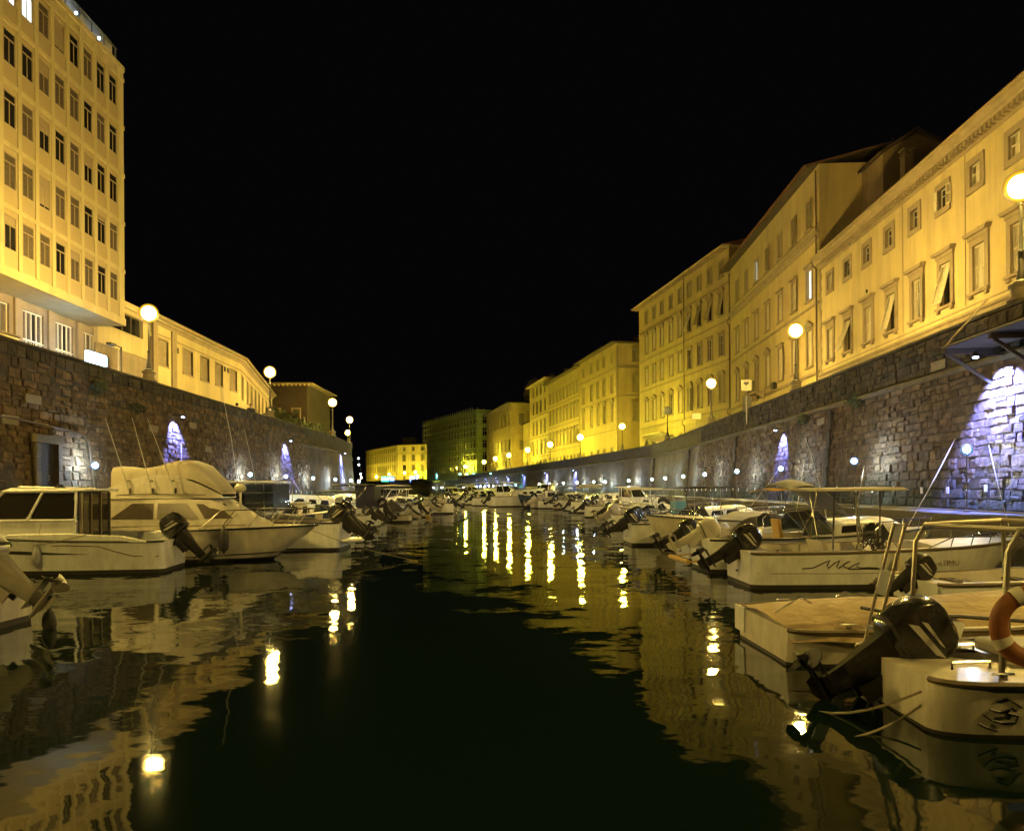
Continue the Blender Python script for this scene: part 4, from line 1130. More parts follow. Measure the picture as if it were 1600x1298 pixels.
# dome-like turret and roof clutter behind F4/F3
tu = empty('roof_turret', (6.5, 214, ZS), 0, 'dim round turret peeping over the roofs beside the narrow bright palazzo', 'turret')
MB().lathe([(3.0, 0), (3.0, 22), (3.2, 22.2), (2.8, 24.5), (1.6, 26.4), (.3, 27.2), (.001, 28)], 16).build('turret_body', 'plaster_brown', tu)
# --- F2 netted scaffold building
A, B = (-34.6, 312), (-12.0, 262)
A_, B_, Wd, ang = frame_of(A, B)
t = empty('scaffolded_building', (A_.x, A_.y, ZS), ang, 'big block wrapped in green scaffold netting', 'building')
H = 29.0-ZS; D = 30
ops = []; us = [2+i*(Wd-4)/16 for i in range(17)]
rws = [(2.2, 2.6), (6.6, 2.2), (10.6, 2.4), (14.8, 2.4), (19.0, 2.0)]
for z, h in rws:
    for u in us: ops.append((u-.7, u+.7, z, z+h))
mb = MB(); facade_wall(mb, Wd, H, D, ops, rev=.4); mb.build('wall', 'netting', t, smooth=0)
for z, h in rws:
    for u in us:
        fm, leaf, leafd, leafk, cas, pd, pl, pc, pw = win_meshes('pplain', 1.4, h)
        o = link('window', fm, t, (u, 0, z)); link('pane', pc if R.random() < .5 else pd, o)
for v in (3, 8, 13, 18, 23):
    for z, h in rws:
        fm, leaf, leafd, leafk, cas, pd, pl, pc, pw = win_meshes('pplain', 1.4, h)
        o = link('window', fm, t, (Wd, v, z), (0, 0, PI/2)); link('pane', pd, o, (0, -.17, 0))
sc = MB()
for i in range(26):
    u = i*Wd/25; sc.box(u-.06, u+.06, -1.5, -1.38, 0, H+1)
for k in range(12): sc.box(-.5, Wd+.5, -1.5, -.4, .2+k*2.0, .32+k*2.0); sc.box(-.5, Wd+.5, -1.5, -1.44, 1.2+k*2.0, 1.26+k*2.0)
for i in range(14):
    v = i*D/13; sc.box(Wd+1.38, Wd+1.5, v-.06, v+.06, 0, H+1)
for k in range(12): sc.box(Wd+.4, Wd+1.5, -1.5, D, .2+k*2.0, .32+k*2.0)
sc.build('scaffold', 'scaffold_deck', t, smooth=0)['kind'] = 'stuff'
MB().box(-.3, Wd+.3, -.3, D, H+.01, H+.5).build('roof', 'netting', t)
# --- F1 far yellow building with two faces
t, Wd, H = palazzo((-57.2, 385), (-35.5, 372), 24.6, 18, 'far yellow palazzo closing the canal, with three columns of square windows', [4.2, 10.0, 15.6, 21.2],
    [(21.6, 1.9, 1.6), (16.6, 3.0, 1.9), (11.4, 3.2, 1.9)], 'plaster_cream', ['pplain', 'pcornice', 'pcornice'], shade='dark', bands=(20.4, 10.4), over=1.2)
t, Wd, H = palazzo((-83.5, 440), (-57.5, 385.6), 24.6, 18, 'far yellow palazzo wing receding behind the tower side wall, with many narrow windows', [2+i*3.6 for i in range(16)],
    [(21.6, 1.9, 1.3), (16.8, 3.0, 1.4), (11.6, 3.2, 1.4), (7.6, 1.6, 1.1)], 'plaster_cream', ['pplain', 'pplain', 'pplain', 'pplain'], shade='dark', bands=(20.4, 10.4), over=1.2, doors=False)
dm = empty('roof_hut', (-52, 392, 24.6), rad(-30), 'small pale hut on the roof of the far yellow palazzo', 'hut')
MB().box(-3, 3, -2, 2, .5, 4.2).build('hut_body', 'plaster_cream', dm); MB().box(-3.4, 3.4, -2.4, 2.4, 4.21, 4.5).build('roof', 'roof_dark', dm)
# aerials and chimneys on roofs
for (x, y, z, h) in ((11.5, 158, 25.2, 2.0), (13.5, 150, 25.4, 1.8), (21.0, 130, 26.2, 1.8), (26.5, 75, 27.3, 1.4), (9.5, 178, 27.9, 1.2)):
    a = empty('chimney', (x, y, z-.6), R.uniform(0, 1), 'small dim chimney on a palazzo roof, %s' % {158: 'over the closely set arches', 150: 'next to the deep dark eave', 130: 'on the deep dark eave roof', 75: 'over the dark tile eave', 178: 'on the narrow bright palazzo'}[y], 'chimney')
    MB().box(-.4, .4, -.4, .4, 0, h).box(-.5, .5, -.5, .5, h, h+.15).build('shaft', 'plaster_brown', a); MB().lathe([(.18, h+.15), (.22, h+.5), (.1, h+.6)], 8).build('pot', 'roof_dark', a)

# ---------------- signs and things on the streets
def sign_post(x, y, name, label, w, h, zc, plate='sign_plate', z=ZT):
    t = empty(name, (x, y, ZS), math.atan2(-x, y) if False else math.atan2(x, -y)+PI, label, 'sign')
    MB().tube([(0, 0, 0), (0, 0, zc-ZS+h/2)], .035, 8).build('post', 'steel_dull', t)
    MB().box(-w/2, w/2, -.05, -.03, zc-ZS-h/2, zc-ZS+h/2).build('plate', plate, t)
    return t
# square sign with heart and dot
d = 47.2; x = (1167-800)/1200*d
t = sign_post(x, d, 'sign_post', 'square pale sign with a black heart and dot on a tall post, above the parapet', .62, .68, CAMZ+(765-604)*d/1200)
zc = CAMZ+(765-604)*d/1200-ZS
ht = [(0, -.10)]+[(.5*.2*1.6*math.sin(a)**3, .01*(13*math.cos(a)-5*math.cos(2*a)-2*math.cos(3*a)-math.cos(4*a))*.9+.02) for a in [PI-.3-i*(2*PI-.6)/22 for i in range(23)]]
m = MB(); m.prism([(p[0], zc+.08+p[1]) for p in ht], 'y', -.057, -.051); m.prism([(.035*math.cos(a*PI/4), zc-.2+.035*math.sin(a*PI/4)) for a in range(8)], 'y', -.057, -.051)
o = m.build('heart_mark', 'ink', t, smooth=0); fix_normals(o.data)
MB().box(-.22, .30, .04, .10, .3, 1.25).build('lower_board', 'iron', t, (0, 0, zc-1.9))
d = 66.0; x = (1089-800)/1200*d
t = sign_post(x, d, 'notice_board', 'plain pale rectangular board on a post before the tallest palazzo', .75, .5, CAMZ+(765-652)*d/1200)
# small white traffic light dots and far shop signs
def shop_sign(px, py, d, w, h, m, label, txt=None):
    x = (px-800)/1200*d; z = CAMZ+(765-py)*d/1200
    t = empty('shop_sign', (x, d, z), math.atan2(x, -d)+PI, label, 'sign')
    MB().box(-w/2, w/2, 0, .3, -h/2, h/2).build('case', m, t)
    mb = MB()
    for i in range(5):
        u = -w*.36+i*w*.18; mb.box(u-w*.06, u+w*.04, -.08, -.01, -h*.22, h*(.2 if i % 2 else .3))
    mb.build('letters', 'sign_letters', t)
    for sx in (-w*.4, w*.4): MB().box(sx-.08, sx+.08, .05, .25, -(z-ZS), -h/2).build('leg', 'iron', t)
shop_sign(602, 747, 366, 3.6, 2.6, 'sign_green', 'green lit shop sign under the far yellow palazzo wing')
shop_sign(612.5, 747, 364, 2.0, 2.4, 'sign_blue', 'small blue lit shop sign beside the green one')
shop_sign(647, 747.5, 345, 3.7, 2.8, 'sign_blue', 'bright blue lit shop sign at the far end of the canal')
shop_sign(688, 743, 300, 3.4, 2.2, 'sign_cyan', 'turquoise lit shop sign at the foot of the scaffolded block')
for i, px in enumerate((719, 729.5, 740)): shop_sign(px, 740, 262, .9, .55, 'sign_cyan', ['turquoise lit panel under the scaffolding, farthest of three', 'turquoise lit panel under the scaffolding, middle of three', 'turquoise lit panel under the scaffolding, nearest of three'][i])
shop_sign(768, 739.5, 205, .9, .5, 'sign_cyan', 'turquoise lit panel under the brown cornered palazzo')
for i, (px, py) in enumerate(((560.5, 714.5), (561, 724.5), (563.5, 739))):
    d = 118; x = (px-800)/1200*d; z = CAMZ+(765-py)*d/1200
    t = empty('signal_lamp', (x, d, ZS), 0, ['upper cold lamp past the end of the rough wall', 'middle cold lamp past the end of the rough wall', 'lower cold lamp past the end of the rough wall'][i], 'lamp')
    MB().tube([(0, 0, 0), (0, 0, z-ZS)], .04, 6).build('pole', 'iron', t); MB().ball((0, 0, z-ZS), .16, 8).build('lamp_head', 'sign_letters', t, smooth=60)

# timber platform bracketed out over the wall
sq = RB.s_of_y(19.2); q, d, n = RB.at(sq)
pf = empty('timber_platform', (q.x, q.y, 0), math.atan2(d.y, d.x), 'weathered timber platform bracketed out over the stone wall beneath the nearest lamp', 'platform')
for i in range(9): MB().box(-2.2+i*.5, -1.72+i*.5, .0, 1.3, 5.92, 5.98).build('deck_board', 'bark', pf)
for x in (-2.1, 0, 2.2):
    MB().box(x-.06, x+.06, 0, 1.35, 5.76, 5.90).build('beam', 'bark', pf)
    MB().tube([(x, .0, 4.9), (x, 1.25, 5.76)], .05, 6).build('strut', 'bark', pf)
MB().tube([(-2.2, 1.3, 5.95), (-2.2, .1, 7.3)], .03, 6).build('stay', 'pipe_metal', pf)
MB().tube([(2.3, 1.3, 5.95), (2.3, .1, 7.3)], .03, 6).build('stay', 'pipe_metal', pf)
MB().tube([(-2.25, 1.32, 5.95), (2.35, 1.32, 5.95)], .045, 6).build('edge_beam', 'bark', pf)

# ---------------- trees in the garden
def crown(mb, c, r, n, rr, leaf=.22, sq=.8):
    for i in range(n):
        while True:
            p = Vector((rr.uniform(-1, 1), rr.uniform(-1, 1), rr.uniform(-1, 1)))
            if .35 < p.length < 1: break
        k = 1+.28*math.sin(p.x*5+c[0])*math.cos(p.z*4+c[1])
        p = Vector((c[0]+p.x*r*k, c[1]+p.y*r*k, c[2]+p.z*r*sq*k))
        s = leaf*rr.uniform(.6, 1.5); a = Vector((rr.uniform(-1, 1), rr.uniform(-1, 1), rr.uniform(-1, 1))).normalized(); b = a.cross(Vector((rr.uniform(-1, 1), rr.uniform(-1, 1), .3))).normalized()
        mb.quad([p-a*s, p+b*s*.6, p+a*s, p-b*s*.6])
def tree(x, y, h, r, label, seed):
    rr = random.Random(seed); t = empty('tree', (x, y, ZS), 0, label, 'tree', 'dim trees in the garden behind the parapet')
    mb = MB(); mb.tube([(0, 0, 0), (.1, .05, h*.3), (.05, 0, h*.55), (.15, .1, h*.85)], [.22, .17, .12, .04], 8)
    for k in range(6):
        a = rr.uniform(0, 6.28); mb.tube([(.05, 0, h*(.35+.07*k)), (math.cos(a)*r*.4, math.sin(a)*r*.4, h*(.5+.07*k)), (math.cos(a)*r*.75, math.sin(a)*r*.75, h*(.56+.07*k))], [.09, .06, .02], 6)
    mb.build('trunk', 'bark', t)
    cm = MB()
    for k in range(6):
        a = k*1.05+rr.uniform(0, .5); q = r*.5
        crown(cm, (math.cos(a)*q, math.sin(a)*q, h*rr.uniform(.5, .8)), r*.55, 420, rr)
    crown(cm, (0, 0, h*.8), r*.6, 500, rr)
    cm.build('crown', 'foliage_dark', t, smooth=0)
tree(-24.5, 80, 4.6, 2.2, 'dark bushy tree just past the end of the low cream building', 1)
tree(-24.2, 86, 4.4, 2.0, 'dark bushy tree before the garden house corner', 2)
tree(-24.6, 92, 4.2, 2.2, 'low spreading dark tree behind the third parapet lamp', 3)
tree(-26.0, 99, 3.8, 2.2, 'small dark tree at the far end of the garden', 4)
tree(-29.5, 97, 5.2, 2.4, 'taller dark tree against the brown garden house', 5)

# ---------------- people behind the parapets
def person(x, y, rz, label, top='cloth_dark', h=1.72, lean=0, stride=.12):
    t = empty('person', (x, y, ZS), rz, label, 'person')
    k = h/1.72
    J = {'pel': (0, 0, .92), 'sp': (.0, .01, 1.12), 'ch': (0, .03+lean*.1, 1.34), 'nk': (0, .04+lean*.14, 1.48), 'hd': (0, .05+lean*.2, 1.60), 'tp': (0, .05+lean*.2, 1.70)}
    for s, sg in (('l', 1), ('r', -1)):
        J['hp'+s] = (.09*sg, 0, .88); J['kn'+s] = (.10*sg, .04+stride*sg*.6, .48); J['an'+s] = (.10*sg, -.02+stride*sg*1.3, .07); J['to'+s] = (.11*sg, .13+stride*sg*1.3, .03)
        J['sh'+s] = (.18*sg, .03+lean*.1, 1.40); J['el'+s] = (.24*sg, .0-stride*sg*.6, 1.13); J['wr'+s] = (.23*sg, .12-stride*sg, .90); J['ha'+s] = (.22*sg, .16-stride*sg, .83)
    E = [('pel', 'sp'), ('sp', 'ch'), ('ch', 'nk'), ('nk', 'hd'), ('hd', 'tp')]
    for s in 'lr': E += [('pel', 'hp'+s), ('hp'+s, 'kn'+s), ('kn'+s, 'an'+s), ('an'+s, 'to'+s), ('ch', 'sh'+s), ('sh'+s, 'el'+s), ('el'+s, 'wr'+s), ('wr'+s, 'ha'+s)]
    rd = {'pel': .145, 'sp': .135, 'ch': .15, 'nk': .06, 'hd': .095, 'tp': .07, 'hp': .10, 'kn': .06, 'an': .045, 'to': .035, 'sh': .07, 'el': .045, 'wr': .032, 'ha': .035}
    names = list(J); me = bpy.data.meshes.new('body')
    me.from_pydata([tuple(c*k for c in J[n]) for n in names], [(names.index(a), names.index(b)) for a, b in E], [])
    for m in ('cloth_dark', 'skin', top): me.materials.append(MATS[m])
    o = link('body', me, t)
    sk = o.modifiers.new('Skin', 'SKIN')
    for i, n in enumerate(names):
        r_ = rd.get(n, rd.get(n[:-1], .05))*k; me.skin_vertices[0].data[i].radius = (r_, r_*(.75 if n in ('ch', 'sp', 'pel') else 1)); me.skin_vertices[0].data[i].use_root = (n == 'pel')
    sd = o.modifiers.new('Subdivision', 'SUBSURF'); sd.levels = 1; sd.render_levels = 1
    dg = bpy.context.evaluated_depsgraph_get(); m2 = bpy.data.meshes.new_from_object(o.evaluated_get(dg))
    o.modifiers.clear(); o.data = m2
    while len(m2.materials) < 3: m2.materials.append(MATS[('cloth_dark', 'skin', top)[len(m2.materials)]])
    for i, m in enumerate(('cloth_dark', 'skin', top)): m2.materials[i] = MATS[m]
    for p in m2.polygons:
        z = p.center.z/k; p.use_smooth = True
        hand = abs(p.center.x) > .17*k and z < .92
        p.material_index = 1 if (z > 1.46 or hand) else (2 if z > .93 else 0)
    hr = MB(); hr.ball((0, (.03+lean*.2)*k, 1.635*k), .108*k, 12, sz=1.0)
    hr.v = [v for v in hr.v]; ho = hr.build('hair', 'hair', t, smooth=60); ho.scale = (1, 1, 1)
    fc = MB(); fc.ball((0, (.085+lean*.2)*k, 1.60*k), .078*k, 10, sz=1.2); fc.box(-.012, .012, .155*k, .175*k, 1.585*k, 1.61*k)
    for sx in (-.03, .03): fc.ball((sx, .155*k, 1.62*k), .010, 6)
    fc.build('face', 'skin', t, smooth=60)
    return t
person(-17.3, 48.4, rad(20), 'person in a pale top standing behind the rough wall parapet', 'cloth_pale', 1.62)
person(-17.2, 50.6, rad(-150), 'person in dark clothes leaning beside the pale topped one', 'cloth_dark', 1.80, lean=1)
for i, (px, off) in enumerate(((876, .8), (848, .7), (842, 1.0), (838, .8))):
    s = RB.s_of_px(px, 0); q, d, n = RB.at(s); q = q-n*off
    person(q.x, q.y, R.uniform(0, 6), ['dark clothed walker under the fourth lamp past the corner palazzo', 'dark clothed walker below the narrow bright palazzo, nearest of three', 'dark clothed walker below the narrow bright palazzo, middle of three', 'dark clothed walker below the narrow bright palazzo, farthest of three'][i], 'cloth_dark', 1.75)
# ------------------------------------------------------------------ boats
class Hull:
    """local frame: x to the bow from the transom, y to port, z 0 at the water"""
    def __init__(s, L, B, H, rise=.25, rake=.7, full=2.4, draft=.3, wl=.095, sr=.05, sa=.14):
        s.L, s.B, s.H, s.rise, s.rake, s.full, s.draft, s.wl, s.sr, s.sa = L, B, H, rise, rake, full, draft, wl, sr, sa
    def w(s, t):
        b = s.B/2*(.90+.10*min(1, t/.3))
        if t < s.sr: b *= 1-s.sa+s.sa*math.sqrt(max(0, 1-(1-t/s.sr)**2))
        if t > .4: b *= 1-((t-.4)/.6)**s.full*.975
        return b
    def zs(s, t): return s.H+s.rise*t*t
    def zk(s, t): return -s.draft+(s.draft+s.H*.35)*t**7
    def x(s, t, z):
        f = (z-s.zk(t))/(s.zs(t)-s.zk(t)); f = max(0, min(1, f))
        return t*s.L-s.rake*t**5*(1-f)**1.3
    def side(s, t, z):
        """half breadth at height z"""
        zs, zk = s.zs(t), s.zk(t); zc = -.04+.30*t**4*s.H
        wc = s.w(t)*(.90-.42*t**3)
        if z >= zc: f = (z-zc)/(zs-zc); return lerp(wc, s.w(t), f**.8)
        f = (z-zk)/max(.01, zc-zk); return wc*max(0, f)
    def shell(s, mats, parent, nst=14):
        ts = [0, .004, .012, .025, .05, .12, .22, .32, .44, .55, .65, .74, .82, .88, .93, .97, .99, 1]; rs = []
        for t in ts:
            zs, zk = s.zs(t), s.zk(t); zc = -.04+.30*t**4*s.H
            wl = s.wl+.02*t
            hs = [zs, lerp(zs, wl, .33), lerp(zs, wl, .66), max(wl, zk+.03), max(min(wl-.03, zc), zk+.01)]
            half = [(s.x(t, z), s.side(t, z), z) for z in hs]
            ring = half+[(s.x(t, zk), 0, zk)]+[(a, -b, c) for a, b, c in reversed(half)]
            rs.append(ring)
        mb = MB(); mb.rings(rs, False, False, [0, 0, 0, 1, 1, 1, 1, 0, 0, 0])
        r0 = rs[0]; mb.quad([r0[i] for i in (0, 1, 2, 3, 7, 8, 9, 10)][::-1], 0); mb.quad([r0[i] for i in (3, 4, 5, 6, 7)][::-1], 1)
        o = mb.build('hull', mats, parent, smooth=35); fix_normals(o.data); return o
    def deck(s, parent, x0=.08, xc=.55, gw=.16, zf=.12, cam_=.06, m='boat_deck', motor_well=True):
        mb = MB(); n = 8; rs = []
        def prof(t):
            w, z = s.w(t), s.zs(t); X = t*s.L; g = min(gw, w*.6)
            return [(X, w, z), (X, w-g, z+.02), (X, w-g-.02, zf), (X, -w+g+.02, zf), (X, -w+g, z+.02), (X, -w, z)]
        tt = [x0+(xc-x0)*i/n for i in range(n+1)]
        mb.rings([prof(t) for t in tt], False, False)
        a = prof(tt[0]); mb.quad([a[1], a[2], a[3], a[4]]); b = prof(tt[-1]); mb.quad([b[1], b[2], b[3], b[4]][::-1])
        z0 = s.zs(0); tq = [t for t in (0, .004, .012, .025, .05) if t < x0]+[x0]
        mb.quad([(t*s.L, s.w(t), s.zs(t)) for t in tq]+[(t*s.L, -s.w(t), s.zs(t)) for t in reversed(tq)])
        mb.quad([(x0*s.L, s.w(x0)-gw, z0+.02), (x0*s.L, s.w(x0)-gw, z0-.005), (x0*s.L, -s.w(x0)+gw, z0-.005), (x0*s.L, -s.w(x0)+gw, z0+.02)])
        tt = [xc+(1-xc)*i/9 for i in range(10)]; rs = []
        for t in tt:
            w, z = s.w(t), s.zs(t); c = cam_*min(1, w/(s.B*.3)); X = t*s.L
            rs.append([(X, w, z), (X, w*.82, z+.02), (X, w*.45, z+c), (X, 0, z+c*1.25), (X, -w*.45, z+c), (X, -w*.82, z+.02), (X, -w, z)])
        mb.rings(rs, False, False); mb.quad(rs[0])
        o = mb.build('deck', m, parent, smooth=35); fix_normals(o.data); return o
    def rail(s, parent, m='rubber', r=.028, dz=0, out=.01, name='rub_rail'):
        pts = [(t*s.L*1.0, s.w(t)+out, s.zs(t)+dz) for t in (0, .004, .012, .025, .05, .1, .2, .3, .4, .5, .6, .7, .78, .86, .92, .96, .99)]+[(s.L+out, 0, s.zs(1)+dz)]
        pts = pts+[(a, -b, c) for a, b, c in reversed(pts[:-1])]
        o = MB().tube(pts, r, 6).build(name, m, parent); return o
    def bow_rail(s, parent, t0=.55, h=.34, m='steel', n=5):
        mb = MB(); top = [(t0*s.L, s.w(t0)-.07, s.zs(t0)+.02)]
        ts = [t0+(0.97-t0)*(i+1)/n for i in range(n)]
        for t in ts: top.append((t*s.L+.05, max(.05, s.w(t)-.05), s.zs(t)+h))
        full = top+[(a, -b, c) for a, b, c in reversed(top)]
        mb.tube(full, .0125, 6)
        for t in ts:
            for sg in (1, -1): mb.tube([(t*s.L, sg*max(.04, s.w(t)-.07), s.zs(t)), (t*s.L+.05, sg*max(.05, s.w(t)-.05), s.zs(t)+h)], .011, 5)
        return mb.build('bow_rail', m, parent)

def outboard(parent, hull=None, tilt=55, sc=1.0, cowl='motor_black', y=0, x=None, z=None, detail=True, decal=True, spin=0, ll=.78):
    sc *= .88; legm = cowl if cowl in ('motor_grey', 'motor_white') else 'motor_leg'
    leg = MB()
    # leg, anti-ventilation plate, gearcase, skeg, clamp
    def rr(z, lx, ly, cx): return [(cx+lx*a, ly*b, z) for a, b in ((-.5, -.3), (-.3, -.5), (.3, -.5), (.5, -.3), (.5, .3), (.3, .5), (-.3, .5), (-.5, .3))]
    leg.rings([rr(.18, .40, .26, -.20), rr(.02, .34, .22, -.20), rr(-.30, .24, .14, -.20), rr(-.62, .20, .09, -.20), rr(-.86, .20, .05, -.21)])
    leg.box(-.50, -.02, -.10, .10, -.64, -.625)
    leg.lathe([(.001, -.46), (.05, -.44), (.062, -.30), (.062, -.12), (.035, .02), (.001, .06)], 10, (0, 0, -.84), 'x')
    leg.hexa([(-.34, -.008, -1.04), (-.20, -.008, -1.04), (-.20, .008, -1.04), (-.34, .008, -1.04), (-.36, -.012, -.86), (-.04, -.012, -.86), (-.04, .012, -.86), (-.36, .012, -.86)])
    for sy in (-.13, .09): leg.box(-.10, .06, sy, sy+.04, -.30, .08)
    leg.box(.0, .10, -.16, .16, -.02, .05); leg.tube([(-.02, -.14, .06), (-.02, .14, .06)], .03, 8)
    leg.v = [(p[0], p[1], p[2] if p[2] > -.35 else -.35+(p[2]+.35)*ll) for p in leg.v]
    x = -.03 if x is None else x; z = (hull.H*.82 if z is None else z)
    o = leg.build('outboard_motor', legm, parent, (x, y, z), (0, rad(tilt), rad(spin)))
    o.scale = (sc, sc, sc)
    c = MB()
    def sec(z, l0, l1, w): return [(l0, -w*.30, z), (l0+.05, -w*.5, z), (l1-.07, -w*.5, z), (l1, -w*.24, z), (l1, w*.24, z), (l1-.07, w*.5, z), (l0+.05, w*.5, z), (l0, w*.30, z)]
    c.rings([sec(.14, -.44, .06, .30), sec(.20, -.50, .10, .37), sec(.38, -.53, .12, .39), sec(.54, -.52, .08, .37), sec(.66, -.46, .02, .30), sec(.71, -.36, -.06, .20)])
    co = c.build('cowl', cowl, o, smooth=50, bevel=.012)
    if detail:
        b = MB(); b.rings([[(p[0]*1.012, p[1]*1.02, p[2]) for p in sec(.185, -.50, .10, .372)], [(p[0]*1.012, p[1]*1.02, p[2]) for p in sec(.215, -.51, .105, .378)]])
        b.build('cowl_band', 'rubber', o, smooth=40)
    if decal:
        for sg in (1, -1):
            k = .1995
            d_ = MB(); d_.quad([(-.40, sg*k, .33), (-.05, sg*k, .40), (.02, sg*k, .46), (-.34, sg*k, .40)]); d_.quad([(-.36, sg*.1975, .44), (-.10, sg*.1975, .48), (-.06, sg*.1965, .50), (-.32, sg*.1965, .48)])
            d_.build('decal', 'decal_pale', o, smooth=0, thick=.003)
    p = MB(); p.lathe([(.045, -.02), (.05, .08), (.03, .12), (.001, .13)], 8, (0, 0, 0), 'x')
    for i in range(3):
        a0 = i*2*PI/3; ring = []
        for rr_, wd, tw in ((.04, .05, .9), (.11, .085, .7), (.17, .075, .5), (.20, .02, .45)):
            ca, sa = math.cos(a0), math.sin(a0)
            def P(u, dx): return (dx+.04, (rr_*ca-u*sa), (rr_*sa+u*ca))
            ring.append([P(-wd, -wd*tw), P(wd, wd*tw), P(wd, wd*tw+.008), P(-wd, -wd*tw+.008)])
        p.rings(ring)
    pr = p.build('propeller', 'steel_dull' if cowl != 'motor_black' else 'motor_leg', o, (-.56, 0, -.35-.49*ll), (R.uniform(0, 2), 0, 0)); pr.rotation_euler = (R.uniform(0, 2), 0, 0)
    if detail:
        h = MB(); h.tube([(.08, .08, .10), (.25, .16, .12), (.34, .1, -.05), (.30, .0, -.2)], .018, 6).tube([(.08, -.06, .12), (.22, -.2, .1), (.4, -.16, .0)], .012, 6)
        h.build('cable_loom', 'rubber', o)
    return o

def console(parent, x, z, w=.6, h=.85, glass=True, wheel=True, m='gelcoat'):
    c = MB(); c.prism([(x-.02, z), (x+.55, z), (x+.62, z+h*.55), (x+.42, z+h), (x+.06, z+h*.92), (x-.04, z+h*.5)], 'y', -w/2, w/2)
    o = c.build('console', m, parent, bevel=.03); fix_normals(o.data)
    if glass:
        g = MB(); g.quad([(x+.45, -w/2+.02, z+h), (x+.45, w/2-.02, z+h), (x+.25, w/2-.08, z+h+.34), (x+.25, -w/2+.08, z+h+.34)])
        for sg in (1, -1): g.quad([(x+.45, sg*(w/2-.02), z+h), (x+.10, sg*(w/2-.02), z+h*.95), (x+.08, sg*(w/2-.06), z+h+.22), (x+.25, sg*(w/2-.08), z+h+.34)])
        g.build('windscreen', 'windscreen_glass', o, smooth=0, thick=.008)
        f = MB(); f.tube([(x+.10, w/2-.02, z+h*.95), (x+.08, w/2-.06, z+h+.22), (x+.25, w/2-.08, z+h+.34), (x+.25, -w/2+.08, z+h+.34), (x+.08, -w/2+.06, z+h+.22), (x+.10, -w/2+.02, z+h*.95)], .012, 6)
        f.build('screen_frame', 'steel', o)
    if wheel:
        ws = MB(); n = 16; pts = [(x-.12+.06*math.sin(2*PI*i/n)*.5, .17*math.cos(2*PI*i/n), z+h*.72+.17*math.sin(2*PI*i/n)) for i in range(n+1)]
        ws.tube(pts, .014, 6)
        for a in (0, 2.1, 4.2): ws.tube([(x-.10, 0, z+h*.72), (x-.12, .16*math.cos(a), z+h*.72+.16*math.sin(a))], .01, 5)
        ws.tube([(x-.1, 0, z+h*.72), (x, 0, z+h*.70)], .02, 6); ws.build('steering_wheel', 'rubber', o)
    return o
def seat(parent, x, z, w=.9, h=.42, back=.38, m='cushion'):
    s = MB(); s.box(x, x+.42, -w/2, w/2, z, z+h-.08); b = s.build('seat', 'gelcoat', parent, bevel=.02)
    q = MB(); q.box(x+.01, x+.41, -w/2+.01, w/2-.01, z+h-.075, z+h); q.build('cushion', m, b, bevel=.03)
    if back:
        q = MB(); q.hexa([(x-.04, -w/2, z+h), (x+.06, -w/2, z+h), (x+.06, w/2, z+h), (x-.04, w/2, z+h), (x-.12, -w/2, z+h+back), (x-.04, -w/2, z+h+back), (x-.04, w/2, z+h+back), (x-.12, w/2, z+h+back)]); q.build('backrest', m, b, bevel=.02)
    return b
def windshield(parent, H, t0, h=.42, lean=.35, wrap=.9, side=.9):
    """raked wraparound screen at station t0"""
    X = t0*H.L; w = H.w(t0)-.16; z = H.zs(t0)+.06
    p = [(X-side, w, z-.03), (X-.1, w*.95, z), (X+.22, w*.45, z+.03), (X+.22, -w*.45, z+.03), (X-.1, -w*.95, z), (X-side, -w, z-.03)]
    q = [(X-side+.1, w*.93, z+h*.35), (X-.1-lean, w*.86, z+h*.92), (X+.22-lean, w*.40, z+h), (X+.22-lean, -w*.40, z+h), (X-.1-lean, -w*.86, z+h*.92), (X-side+.1, -w*.93, z+h*.35)]
    g = MB(); [g.quad([p[i], p[i+1], q[i+1], q[i]]) for i in range(5)]
    o = g.build('windshield', 'windscreen_glass', parent, smooth=0, thick=.008)
    f = MB(); f.tube(p, .014, 6).tube(q, .016, 6); [f.tube([p[i], q[i]], .012, 6) for i in range(6)]
    f.build('screen_frame', 'steel', o); return o
def bimini(parent, H, x0, x1, z, m='canvas_cream', sag=.05, posts=True):
    w = H.B/2-.12
    c = MB(); c.grid(lambda a, b: (x0+(x1-x0)*a, -w+2*w*b, z+.10*math.sin(PI*b)+.05*math.sin(PI*a)-sag*abs(math.sin(2*PI*a))*.6), 8, 8)
    o = c.build('bimini_top', m, parent, smooth=60, thick=.02)
    xm = (x0+x1)/2
    for xx in (x0+.05, xm, x1-.05):
        MB().tube([(xm-.1, w+.06, H.H+.02), (xx, w*.98, z-.01), (xx, w*.5, z+.06), (xx, 0, z+.09), (xx, -w*.5, z+.06), (xx, -w*.98, z-.01), (xm-.1, -w-.06, H.H+.02)], .014, 6).build('hoop', 'steel', o)
    return o
def folded_bimini(parent, H, x, z, m='canvas_navy'):
    w = H.B/2-.08; c = MB(); pts = [(x, w, z-.1), (x, w*.8, z+.02), (x, 0, z+.08), (x, -w*.8, z+.02), (x, -w, z-.1)]
    c.tube(pts, [.05, .08, .09, .08, .05], 8); o = c.build('folded_canopy', m, parent, smooth=60)
    [MB().tube([(x, sg*w, z-.1), (x+.5, sg*w, H.H+.02)], .012, 6).build('frame', 'steel', o) for sg in (1, -1)]; return o
